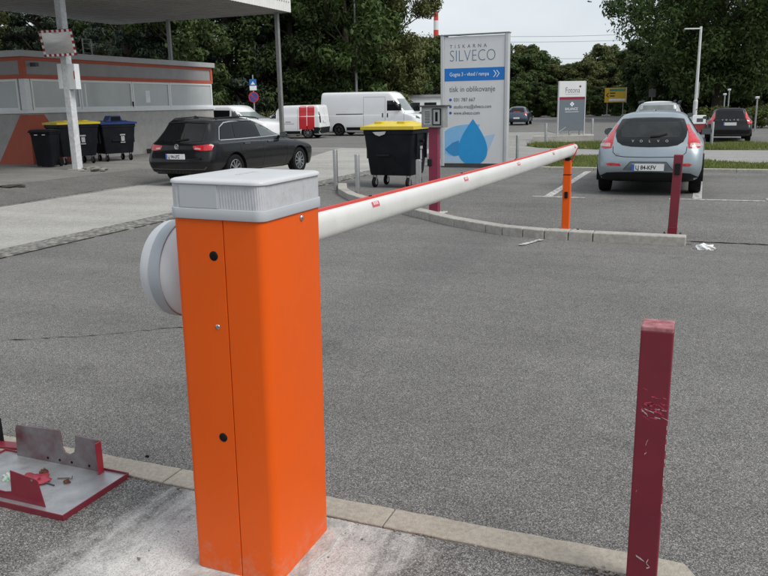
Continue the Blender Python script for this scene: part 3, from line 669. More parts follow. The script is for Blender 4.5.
# ================================================================== SIGNS
ALU = mat('sign_aluminium', (.56, .57, .58), .4, metal=.3, var=.04, vs=3)
SIGNW = mat('sign_face', (.66, .67, .68), .42, var=.025, vs=2, dirt=.06)
BLUE = mat('sign_blue', (.006, .17, .56), .45, var=.03); BLUEM = mat('drop_blue', (.02, .30, .66), .45, var=.03)
BLUEL = mat('drop_light_blue', (.22, .49, .78), .45, var=.04); BLUEP = mat('drop_pale_blue', (.40, .58, .76), .45, var=.03); BLUED = mat('drop_overlap', (.035, .27, .58), .45, var=.03)
INKB = mat('slate_ink', (.08, .14, .25), .6); INKBL = mat('blue_ink', (.03, .09, .35), .6); SIGNT = mat('print_white', (.75, .78, .8), .5)
p = empty('totem_sign', (-5.25, 18.85, .005), 0, 'tall white printed totem sign with a blue water drop and blue arrow band', 'sign')
pn = MB().box(-.745, .745, -.05, .07, .10, 3.12).obj('panel', SIGNW, p)
for x0, x1 in ((-.85, -.748), (.748, .85)): MB().prism(rrect(x0, x1, -.075, .095, .03, 4), .03, 3.15).obj('side_post', ALU, p)
MB().box(-.86, .86, -.085, .105, 3.15, 3.175).obj('top_rail', mat('rail_grey', (.25, .26, .27), .5, metal=.3), p, bevel=.004)
MB().box(-.83, .83, -.06, .08, .0, .098).obj('plinth', mat('plinth_dark', (.05, .05, .05), .7), p)
YF = -.0515
text('TISKARNA', .115, INKG, pn, (-.615, YF, 2.855), space=1.95, off=-.001, sx=1.0)
text('SILVECO', .385, INKB, pn, (-.625, YF, 2.545), space=1.0, off=-.0085, sx=.79)
bnd = MB().box(-.745, .745, -.0535, -.0502, 2.085, 2.385).obj('arrow_band', BLUE, pn)
text('Gogna 3 - vhod / rampa', .125, SIGNT, bnd, (-.62, -.055, 2.20), sx=.82, off=.001)
mb = MB()
for k in (0, .075):
    x = .47+k; mb.prism([(x, 2.315), (x+.022, 2.315), (x+.085, 2.235), (x+.022, 2.155), (x, 2.155), (x+.063, 2.235)], -.0552, -.0536, 'y')
mb.obj('chevron', SIGNT, bnd)
xw = -.625
for wd_ in ('tisk', 'in', 'oblikovanje'):
    t = text(wd_, .185, INKG, pn, (xw, YF, 1.83), sx=.86, off=-.001); xw += max(v.co.x for v in t.data.vertices)*.86+.048
for k, (s, z, wd) in enumerate((('031 787 667', 1.60, .92), ('studio.vraz@silveco.com', 1.435, .80), ('www.silveco.com', 1.285, .80))):
    text(s, .118, INKG, pn, (-.515, YF, z), sx=wd)
    MB().lathe([(.034, -.0502), (.034, -.0525)], (-.595, 0, z+.04), 'y', 16).obj('bullet', INKBL, pn)
def drop(cx, cz, r, L_, ang, n=40):
    P = []
    for k in range(n):
        t = 2*math.pi*k/n; ct = math.cos(t); x = r*math.sin(t)*(math.sin(t/2)**1.15); z = ct*L_/2
        x, z = x*1.0, z
        c, s = math.cos(ang), math.sin(ang); P.append((cx + x*c - z*s, cz + x*s + z*c))
    return P
def cliprect(P, x0, x1, z0, z1): return [(min(x1, max(x0, a)), min(z1, max(z0, b))) for a, b in P]
MB().prism(cliprect(drop(-.44, .30, .40, .9, R(-40)), -.74, .74, .12, 3), -.0524, -.0502, 'y').obj('drop_shape', BLUEP, pn)
MB().prism(cliprect(drop(.14, .48, .36, 1.05, R(-50)), -.74, .60, .12, 3), -.0520, -.0502, 'y').obj('drop_shape', BLUEP, pn)
MB().prism(drop(-.33, .74, .46, 1.16, R(-58)), -.0532, -.0503, 'y').obj('drop_shape', BLUEL, pn)
MB().prism([(-.74, .44), (-.55, .60), (-.38, .66), (-.36, .52), (-.34, .30), (-.5, .27), (-.64, .34)], -.0540, -.0504, 'y').obj('drop_shape', BLUED, pn)
MB().prism(drop(-.02, .62, .50, 1.12, 0), -.0550, -.0505, 'y').obj('drop_shape', BLUEM, pn)

# grey and white sign on the island
dx, dy = Vector((-5.2, 37.4)) - Vector((-6.25, 36.65)); rz = math.atan2(dy, dx)
tag(MB().prism([(-7.2, 35.7), (-4.6, 36.6), (-4.9, 38.6), (-7.3, 38.0)], -.3, .015).obj('sign_slab', CONC), kind='structure')
p = empty('board_sign', (-5.72, 37.03, .015), rz, 'white over grey board sign with a dark red stripe on a concrete slab', 'sign')
SG = mat('sign_slate', (.13, .155, .18), .5, var=.03); SR = mat('sign_red', (.22, .006, .03), .5)
for x in (-.60, -.05, .45): MB().box(x-.035, x+.035, -.03, .03, 0, .22).obj('leg', GALV, p)
for x in (-.66, .66): MB().box(x-.02, x+.02, -.05, .05, 0, 2.42).obj('side_post', ALU, p)
lo_ = MB().box(-.64, .64, -.045, .045, .2, 1.60).obj('lower_panel', SG, p); st_ = MB().box(-.64, .64, -.047, .047, 1.60, 1.72).obj('stripe', SR, p); up_ = MB().box(-.64, .64, -.045, .045, 1.72, 2.42).obj('upper_panel', mat('sign_white', (.66, .67, .67), .5, var=.02), p)
text('Fotona', .36, INKG, up_, (-.36, -.047, 1.90), sx=.72, off=-.003)
MB().prism([(.38, 2.12), (.44, 2.18), (.38, 2.24), (.32, 2.18)], -.049, -.0455, 'y').obj('diamond', SR, up_)
MB().box(-.36, .34, -.0475, -.0455, 1.825, 1.845).obj('small_print', mat('pale_ink', (.35, .35, .36), .6), up_)
mb = MB()
for (a, b) in ((-.06, 1.40), (.06, 1.40), (0, 1.46), (0, 1.34)): mb.prism([(a, b-.05), (a+.05, b), (a, b+.05), (a-.05, b)], -.048, -.0455, 'y')
mb.obj('emblem', SIGNT, lo_)
text('BALANCE', .165, SIGNT, lo_, (-.34, -.047, 1.13), sx=.88); MB().box(-.34, .34, -.0475, -.0455, 1.04, 1.07).obj('small_print', mat('pale_ink2', (.45, .47, .48), .6), lo_)

# yellow direction board
YEL = mat('board_yellow', (.58, .36, .02), .5, var=.04)
p = empty('direction_sign', (-8.7, 84.8, gz(84)), R(-6), 'yellow road direction board on two posts in front of the hedge', 'road sign')
for x in (-.8, .8): MB().tube([(x, .08, 0), (x, .08, 2.75)], .05, 8).obj('post', GALV, p)
b_ = MB().box(-1.08, 1.08, -.03, .03, 1.52, 2.98).obj('board', YEL, p); MB().box(1.08, 1.13, -.05, .05, 1.5, 3.0).obj('board_edge', ALU, b_)
MB().box(-.62, 1.0, -.035, -.029, 2.62, 2.86).obj('green_strip', mat('sign_green', (.05, .22, .16), .5), b_); MB().box(-.62, 1.0, -.035, -.029, 1.66, 1.88).obj('white_strip', SIGNT, b_)
mb = MB().prism([(-.95, 2.25), (-.72, 2.5), (-.66, 2.44), (-.83, 2.25), (-.66, 2.06), (-.72, 2.0)], -.036, -.03, 'y'); mb.obj('arrow', INK, b_)
for z, l in ((2.38, .55), (2.1, .5)): MB().box(-.56, -.56+l, -.035, -.029, z, z+.12).obj('place_name', INK, b_)

# no-parking post in front of the trees
p = empty('parking_sign', (-24.12, 39.64, gz(39)), R(20), 'blue no parking roundel on a post with a blue and white panel above', 'road sign')
MB().tube([(0, .03, 0), (0, .03, 3.55)], .035, 8).obj('post', GALV, p)
r_ = MB().lathe([(.30, -.012), (.30, .0)], (0, 0, 2.32), 'y', 28).obj('roundel_rim', mat('sign_rim_red', (.5, .02, .03), .5), p); MB().lathe([(.245, -.016), (.245, -.011)], (0, 0, 2.32), 'y', 28).obj('roundel', mat('roundel_blue', (.04, .07, .26), .5), r_)
mb = MB(); mb.obox((0, -.019, 2.32), (.707, 0, -.707), (0, 1, 0), (.707, 0, .707), .25, .002, .03); mb.obj('slash', MATS['sign_rim_red'], r_)
MB().box(-.2, .2, -.012, .0, 2.70, 2.95).obj('white_panel', SIGNT, p); MB().box(-.2, .2, -.012, .0, 2.96, 3.32).obj('blue_panel', mat('panel_blue', (.02, .13, .40), .5), p)
MB().prism([(-.12, 3.02), (.12, 3.02), (0, 3.20)], -.015, -.0125, 'y').obj('triangle', SIGNT, p)

# ================================================================== WASTE CONTAINERS
NAVY = mat('container_plastic', (.009, .0105, .014), .55, var=.2, vs=3, dirt=.06, spec=.15); LIDY = mat('lid_yellow', (.66, .50, .035), .42, var=.05, vs=4, dirt=.1); LIDB = mat('lid_blue', (.012, .035, .15), .45, var=.06, vs=4)
LBL = mat('label_print', (.34, .35, .36), .6, var=.3, vs=30)
def wheel_caster(par, x, y, r=.10):
    c = MB().lathe([(r*.5, -.028), (r*.93, -.026), (r, -.014), (r, .014), (r*.93, .026), (r*.5, .028)], (x, y, r), 'x', 18).obj('caster_wheel', BLACK, par, smooth=True)
    MB().lathe([(r*.5, -.030), (r*.5, .030)], (x, y, r), 'x', 14).obj('hub', STEEL, c)
    MB().box(x-.036, x-.030, y-.03, y+.03, r, .26).box(x+.030, x+.036, y-.03, y+.03, r, .26).box(x-.036, x+.036, y-.03, y+.03, .225, .262).obj('fork', STEEL, c)
def container(name, loc, rz, wdt, dep, h, lidm, label, dome=True, logo_side=True, slot=False):
    p = empty(name, loc, rz, label, 'waste container', 'wheeled waste containers')
    W, D = wdt/2, dep/2
    rows = [(.80, .76, .24), (.83, .80, .28), (.93, .92, h*.72), (.965, .965, h*.92), (1.0, 1.0, h*.93), (1.0, 1.0, h)]
    mb = MB(); n = None
    for a, b, z in rows:
        P = rrect(-W*a, W*a, -D*b, D*b, .05, 4); n = len(P); mb.v += [(x, y, z) for x, y in P]
    for i in range(len(rows)-1):
        for j in range(n): mb.f.append((i*n+j, i*n+(j+1) % n, (i+1)*n+(j+1) % n, (i+1)*n+j))
    mb.f += [tuple(reversed(range(n))), tuple((len(rows)-1)*n+j for j in range(n))]
    bd = autosmooth(mb.obj('body', NAVY, p), 30)
    # stiffening ribs and lifting comb
    MB().box(-W*.45, W*.05, -D*.965-.02, -D*.90, h*.55, h*.58).obj('grab_bar', NAVY, bd, bevel=.008)
    for s in (-1, 1):
        MB().lathe([(.028, 0), (.028, .06), (.02, .065)] if s > 0 else [(.02, -.065), (.028, -.06), (.028, 0)], (s*W*.97, .0, h*.80), 'x', 12).obj('trunnion', NAVY, bd)
        for q in (-.55, .50): MB().box(min(s*W*.92, s*(W+.015)), max(s*W*.92, s*(W+.015)), D*q, D*(q+.05), h*.5, h*.92).obj('side_rib', NAVY, bd)
    # lid, crowned along its width
    mb = MB(); nx_, ny_ = 14, 9; e = .03
    for j in range(ny_+1):
        for i in range(nx_+1):
            x = -W-e + (2*W+2*e)*i/nx_; y = -D-e + (2*D+2*e)*j/ny_; u_, v_ = x/(W+e), y/(D+e)
            z = h+.065 + (.085 if dome else .05)*(1-abs(u_)**4)*(1-abs(v_)**2.4)
            mb.v.append((x, y, z))
    N = len(mb.v); mb.v += [(x, y, h+.004) for x, y, z in mb.v[:N]]
    for j in range(ny_):
        for i in range(nx_):
            a = j*(nx_+1)+i; mb.f.append((a, a+1, a+nx_+2, a+nx_+1)); mb.f.append((N+a, N+a+nx_+1, N+a+nx_+2, N+a+1))
    edge = [i for i in range(nx_)]; 
    for i in range(nx_): mb.f.append((i, N+i, N+i+1, i+1)); a = ny_*(nx_+1)+i; mb.f.append((a, a+1, N+a+1, N+a))
    for j in range(ny_): a = j*(nx_+1); mb.f.append((a, a+nx_+1, N+a+nx_+1, N+a)); a += nx_; mb.f.append((a, N+a, N+a+nx_+1, a+nx_+1))
    ld = autosmooth(mb.obj('lid', lidm, p), 40)
    for k in (-1, 1): MB().prism(rrect(k*W*.45-.09, k*W*.45+.09, -D*.75, D*.55, .04, 3), h+.09, h+(.152 if dome else .117)).obj('lid_panel', lidm, ld, bevel=.008)
    for k in (-.75, -.25, .25, .75): MB().box(k*W-.03, k*W+.03, D+.005, D+.05, h-.05, h+.06).obj('hinge', NAVY, ld, bevel=.006)
    if slot:
        s_ = MB().prism([(-.26, h+.05), (.26, h+.05), (.18, h+.26), (-.14, h+.26)], -D*.5, D*.35, 'y').obj('paper_hood', lidm, ld, bevel=.012); MB().box(-.13, .17, -D*.5-.006, -D*.5+.02, h+.11, h+.23).obj('paper_slot', BLACK, s_)
    # label
    lb = MB()
    if logo_side: lb.box(W*.945, W*.945+.012, -.02, .09, h*.66, h*.71).box(W*.93, W*.93+.012, .0, .07, h*.48, h*.645).box(W*.92, W*.92+.012, -.01, .08, h*.43, h*.46)
    else: lb.box(.02, .19, -D*.955-.004, -D*.93, h*.70, h*.735).box(.05, .16, -D*.945-.006, -D*.9, h*.55, h*.68).box(.03, .18, -D*.93-.006, -D*.9, h*.50, h*.525)
    lb.obj('label_print', LBL, bd)
    for x in (-W*.68, W*.68):
        for y in (-D*.62, D*.62): wheel_caster(p, x, y)
    return p
container('waste_container', (-5.50, 14.20, .005), R(-3), 1.04, .86, 1.10, LIDY, 'dark waste container with yellow lid standing alone behind the stainless bollards')
tn = MB().prism([(-.30, 1.06), (-.02, 1.07), (-.05, 1.02), (-.16, .985), (-.24, 1.01)], -.45, -.435, 'y').obj('torn_liner', mat('liner_film', (.5, .5, .48), .4)); 
tn.parent = [o for o in bpy.data.objects if o.name == 'waste_container'][0]
container('waste_container', (-17.45, 18.3, .004), R(68), 1.26, .95, 1.16, LIDY, 'black waste container with yellow lid against the service building wall', dome=False, logo_side=False)
container('waste_container', (-17.1, 19.65, .004), R(66), 1.12, .88, 1.12, LIDB, 'black waste container with blue lid and raised paper slot by the building', dome=False, logo_side=False, slot=True)
# two-wheeled bin
p = empty('wheelie_bin', (-17.35, 17.15, .004), R(20), 'small black wheelie bin beside the painted red corner of the building', 'wheelie bin')
mb = MB(); rows = [(.22, .24, .04), (.23, .25, .08), (.285, .33, .92), (.30, .35, .93), (.30, .35, .97)]
for a, b, z in rows: P = rrect(-a, a, -b, b*.95, .04, 3); n = len(P); mb.v += [(x, y, z) for x, y in P]
for i in range(len(rows)-1):
    for j in range(n): mb.f.append((i*n+j, i*n+(j+1) % n, (i+1)*n+(j+1) % n, (i+1)*n+j))
mb.f += [tuple(reversed(range(n))), tuple((len(rows)-1)*n+j for j in range(n))]
bb = autosmooth(mb.obj('body', NAVY, p), 30)
l_ = MB().prism([(-.40, .975), (.36, .975), (.34, 1.03), (.1, 1.06), (-.30, 1.05), (-.40, 1.0)], -.315, .315, 'x').obj('lid', BLACKP, p, bevel=.015)
MB().tube([(-.25, .37, .95), (.25, .37, .95)], .016, 8).obj('handle', BLACKP, p)
for s in (-1, 1): MB().lathe([(.05, -.025), (.10, -.022), (.10, .022), (.05, .025)], (s*.27, .22, .10), 'x', 18).obj('wheel', BLACK, p)
for x in (-.16, .06): MB().box(x, x+.09, -.337, -.32, .90, .935).obj('sticker', SIGNT, bb)

# ================================================================== SERVICE BUILDING AND CANOPY
WALL = mat('render_grey', (.44, .432, .418), .9, c2=(.35, .342, .33), vs=2.5, dirt=.3, det=8); BAND = mat('band_grey', (.30, .292, .295), .75, var=.08, vs=2, dirt=.15)
TERR = mat('terracotta_paint', (.46, .105, .060), .75, c2=(.39, .088, .052), vs=3, dirt=.15); FRW = mat('window_white', (.74, .76, .77), .45, var=.03); PANE = mat('frosted_pane', (.44, .47, .465), .10, var=.06, vs=1.2)
ROOFG = mat('roof_sheet', (.38, .385, .39), .55, metal=.2, var=.08, vs=2)
bl = empty('service_building', (-18.6, 17.82, .004), 0, 'low grey service building with a band of white framed windows and red trim', 'building')
BL, BW = 9.58, 14.0     # along y, along -x
MB().box(-BW, 0, 0, BL, 0, 1.52).obj('lower_wall', WALL, bl)
MB().box(-BW+.05, -.05, .05, BL-.05, 1.52, 2.6).obj('core', BLACKP, bl)
for z0, z1, m, o_ in ((2.50, 2.62, TERR, .03), (2.62, 3.02, BAND, .0), (3.02, 3.12, TERR, .03)):
    MB().box(-BW-o_, o_, -o_, BL+o_, z0, z1).obj('trim_band' if m is TERR else 'fascia_band', m, bl)
MB().box(.0, .035, -.035, .10, 2.62, 3.02).obj('trim_band', TERR, bl); MB().box(.0, .035, BL-.10, BL+.035, 2.62, 3.02).obj('trim_band', TERR, bl); MB().box(-.12, 0, -.036, .0, 2.62, 3.02).obj('trim_band', TERR, bl)
MB().box(-BW-.12, .12, -.12, BL+.12, 3.12, 3.30).obj('roof_edge', ROOFG, bl, bevel=.01)
MB().box(-BW-.06, .06, -.06, BL+.06, 1.50, 1.60).obj('sill', FRW, bl, bevel=.006)
def window(y0, y1, face):
    z0, z1, f = 1.60, 2.50, .07
    g = MB()
    def bxx(a0, a1, b0, b1):
        if face == 'x': g.box(-.06, .012, a0, a1, b0, b1)
        else: g.box(a0, a1, -.012, .06, b0, b1)
    bxx(y0, y0+f, z0, z1); bxx(y1-f, y1, z0, z1); bxx(y0+f, y1-f, z0, z0+f); bxx(y0+f, y1-f, z1-f, z1)
    w_ = g.obj('window', FRW, bl)
    q = MB(); (q.box(-.04, -.02, y0+f, y1-f, z0+f, z1-f) if face == 'x' else q.box(y0+f, y1-f, .02, .04, z0+f, z1-f)); q.obj('pane', PANE, w_)
    return w_
ye = [.22, 2.22, 4.72, 6.80, BL-.02]
for a, b in zip(ye, ye[1:]): wn = window(a+.01, b-.01, 'x')
xe = [-.25, -2.6, -5, -7.4]
for a, b in zip(xe, xe[1:]): window(b+.01, a-.01, 'y')
MB().box(-.2, .015, -.015, .2, 1.6, 2.5).obj('corner_post', FRW, bl, bevel=.01)
MB().box(-.045, -.018, 5.45, 5.68, 1.78, 2.2).obj('notice', SIGNT, bl)
MB().box(-.045, -.018, 2.45, 2.52, 1.68, 2.4).obj('blind_strip', FRW, bl)
MB().box(.0, .05, 4.66, 4.70, 1.66, 1.82).obj('window_handle', BLACKP, bl)
MB().prism([(0, .004), (1.70, .004), (.62, 1.46), (0, 1.46)], .001, .006, 'x').obj('painted_corner', TERR, bl)
MB().prism([(.006, .004), (-1.40, .004), (-.30, 1.46), (.006, 1.46)], -.006, -.001, 'y').obj('painted_corner', TERR, bl)
MB().tube([(.04, .3, 2.92), (.16, .25, 2.90)], .03, 8).box(.12, .34, .18, .30, 2.84, 2.95).obj('security_camera', INKG, bl)
ldr = MB().tube([(-.5, 3.1, 3.28), (-.5, 3.1, 3.85)], .02, 6).tube([(-.5, 3.5, 3.28), (-.5, 3.5, 3.85)], .02, 6)
for z in (3.4, 3.55, 3.7, 3.84): ldr.tube([(-.5, 3.1, z), (-.5, 3.5, z)], .015, 6)
ldr.obj('roof_ladder', GALV, bl)
MB().box(.02, .30, 5.2, 5.9, 0, .16).obj('wall_step', mat('step_dark', (.07, .068, .065), .9), bl)

cp = empty('canopy', (-14.33, 25.4, .004), 0, 'flat corrugated metal canopy roof on steel posts over the forecourt', 'canopy')
CAN = mat('canopy_sheet', (.33, .322, .305), .75, metal=0, c2=(.26, .252, .24), vs=1.2, dirt=.25, det=6); FAS = mat('fascia_white', (.70, .70, .68), .55, var=.05, vs=2, dirt=.12)
CX0, CX1, CY0, CY1, CZ = -7.4, .42, -22.0, .28, 4.80
def corr(x0, x1, n, d):
    P = []
    for k in range(n):
        a = x0 + (x1-x0)*k/n; w_ = (x1-x0)/n; P += [(a, 0), (a+w_*.35, 0), (a+w_*.5, d), (a+w_*.85, d)]
    P.append((x1, 0)); return P
# underside: long trapezoidal sheets spanning along x
k = 0; yy = CY0
while yy < CY1-.01:
    y2 = min(CY1, yy+1.0); P = corr(yy, y2, 3, -.075); m_ = MB()
    for (a, d) in P: m_.v += [(CX0, a, CZ+.08+d), (CX1, a, CZ+.08+d)]
    m_.f = [(2*i, 2*i+1, 2*i+3, 2*i+2) for i in range(len(P)-1)]
    m_.obj('roof_sheet', CAN, cp, fix=False); yy = y2
MB().box(CX0, CX1, CY0, CY1, CZ+.30, CZ+.36).obj('roof_deck', ROOFG, cp)
for (x, a0, a1) in ((CX1, CY0, CY1), (CX0, CY0, CY1)):
    P = corr(a0, a1, int((a1-a0)/.16), .02); m_ = MB()
    for (a, d) in P: m_.v += [(x+d, a, CZ), (x+d, a, CZ+.62)]
    m_.f = [(2*i, 2*i+1, 2*i+3, 2*i+2) for i in range(len(P)-1)]; m_.obj('fascia', FAS, cp, fix=False)
for y in (CY1, CY0):
    P = corr(CX0, CX1, 46, .02); m_ = MB()
    for (a, d) in P: m_.v += [(a, y+d, CZ), (a, y+d, CZ+.62)]
    m_.f = [(2*i, 2*i+1, 2*i+3, 2*i+2) for i in range(len(P)-1)]; m_.obj('fascia', FAS, cp, fix=False)
POSTG = mat('post_grey', (.24, .245, .245), .5, metal=.4, var=.12, vs=6)
for x, y, hw in ((0, 0, .068), (-4.6, -.1, .06)):
    MB().box(x-hw, x+hw, y-hw, y+hw, 0, CZ+.02).obj('post', POSTG, cp, bevel=.012)
    MB().box(x-hw*1.9, x+hw*1.9, y-hw*1.9, y+hw*1.9, 0, .02).obj('foot_plate', POSTG, cp)
for y in (-.1, -8.0, -16): MB().box(CX0+.02, CX1-.02, y-.06, y+.06, CZ+.05, CZ+.28).obj('beam', POSTG, cp)
for x, y in ((-1.2, -16.8), (-6.6, -8.0), (-6.6, -16.8)): pass

# white post with traffic mirror
pp = empty('mirror_post', (-15.6, 16.42, .004), 0, 'chipped white steel post carrying the traffic mirror and two small cabinets', 'post')
POLEW = mat('chipped_white_paint', (.72, .74, .76), .55, c2=(.5, .515, .53), vs=14, dirt=.3, det=10)
MB().box(-.10, .10, -.10, .10, 0, 4.9).obj('column', POLEW, pp, bevel=.02); MB().box(-.2, .2, -.2, .2, -.01, .03).obj('foot', CONC, pp, bevel=.01)
MB().box(.102, .34, -.10, .08, 2.10, 2.74).obj('cabinet', FRW, pp, bevel=.008); MB().box(-.24, -.102, -.10, .08, 2.12, 2.76).obj('cabinet', FRW, pp, bevel=.008)
MB().box(.30, .335, -.106, -.10, 2.36, 2.56).obj('red_mark', TERR, pp)
mr = empty('traffic_mirror', (-15.50, 16.15, 2.93), R(18), 'rectangular traffic mirror with red and white checked frame on the white post', 'traffic mirror')
mr.rotation_euler = (R(11.2), R(-1.5), R(16)); mr.scale = (.80, 1, 1)
MB().prism(rrect(-.56, .56, 0, .66, .05, 4), .0, .05, 'y').obj('backing', BLACKP, mr, bevel=.008)
mb = MB(); nx_, ny_ = 12, 8
for j in range(ny_+1):
    for i in range(nx_+1):
        x = -.48+.96*i/nx_; z = .07+.52*j/ny_; mb.v.append((x, -.004 - .022*(1-(x/.48)**2)*(1-((z-.33)/.27)**2)*.5, z))
mb.f = [(j*(nx_+1)+i, j*(nx_+1)+i+1, (j+1)*(nx_+1)+i+1, (j+1)*(nx_+1)+i) for j in range(ny_) for i in range(nx_)]
mb.obj('mirror_glass', mat('mirror_silver', (.75, .77, .78), .03, metal=1, var=.01), mr, smooth=True)
RF = mat('frame_red', (.33, .012, .025), .45); WF = mat('frame_white', (.68, .68, .68), .45)
def seg(x0, x1, z0, z1, k): MB().box(x0+.001, x1-.001, -.012, .0, z0+.001, z1-.001).obj('frame_block', RF if k % 2 == 0 else WF, mr)
for k in range(13):
    x = -.55+1.1*k/13; seg(x, x+1.1/13, .005, .068, k); seg(x, x+1.1/13, .592, .655, k)
for k in range(7): z = .068+.524*k/7; seg(-.55, -.483, z, z+.524/7, k+1); seg(.483, .55, z, z+.524/7, k+1)
MB().box(-.05, .05, .05, .16, .25, .40).obj('bracket', GALV, mr)
crumple('concrete_lump', (-14.75, 16.15, .0), (.34, .20, .085), mat('rubble', (.34, .33, .31), .95, c2=(.12, .115, .10), vs=9, bump=.8, bs=30), 'broken lump of old concrete footing beside the white post', 'rubble', 31)
crumple('dirt_patch', (-13.85, 12.55, gz(12.55, -13.85)), (.26, .24, .03), mat('damp_dirt', (.05, .045, .04), .95, var=.4, vs=20), 'low dark heap of dirt on the forecourt', 'dirt', 33)

# ================================================================== VEHICLES
def half_ring(w, y0, y1, rr, rf, br, bf, sb, nr=6, nc=7, ns=34, nf=6):
    """half outline in plan, rear centre -> side -> front centre.  rr/rf = (rx, ry) corner radii, br/bf = bow of the ends, sb = side bow"""
    P = []; rx, ry = rr; fx, fy = rf
    def rear(x): return y0 + br*(x/max(w, .01))**2
    def front(x): return y1 - bf*(x/max(w, .01))**2
    for k in range(nr): x = (w-rx)*k/nr; P.append((x, rear(x)))
    ye = rear(w-rx)
    for k in range(nc): t = math.pi/2*k/nc; P.append((w-rx+rx*math.sin(t), ye+ry*(1-math.cos(t))))
    yb = ye+ry; yf = front(w-fx)-fy
    for k in range(ns): P.append((w, yb+(yf-yb)*k/ns))
    for k in range(nc): t = math.pi/2*k/nc; P.append((w-fx+fx*math.cos(t), yf+fy*math.sin(t)))
    for k in range(nf+1): x = (w-fx)*(1-k/nf); P.append((x, front(x)))
    hl = (y1-y0)/2; ym = (y0+y1)/2
    return [(x*(1-sb*((y-ym)/hl)**2) , y) for x, y in P]
def catmull(P, sub):
    P = np.array(P); out = []; n = len(P)
    for i in range(n-1):
        p0 = P[max(0, i-1)]; p1 = P[i]; p2 = P[i+1]; p3 = P[min(n-1, i+2)]
        for k in range(sub):
            t = k/sub; tt = .42
            m1 = (p2-p0)*tt; m2 = (p3-p1)*tt
            out.append((2*t**3-3*t**2+1)*p1 + (t**3-2*t**2+t)*m1 + (-2*t**3+3*t**2)*p2 + (t**3-t**2)*m2)
    out.append(P[-1]); return np.array(out)
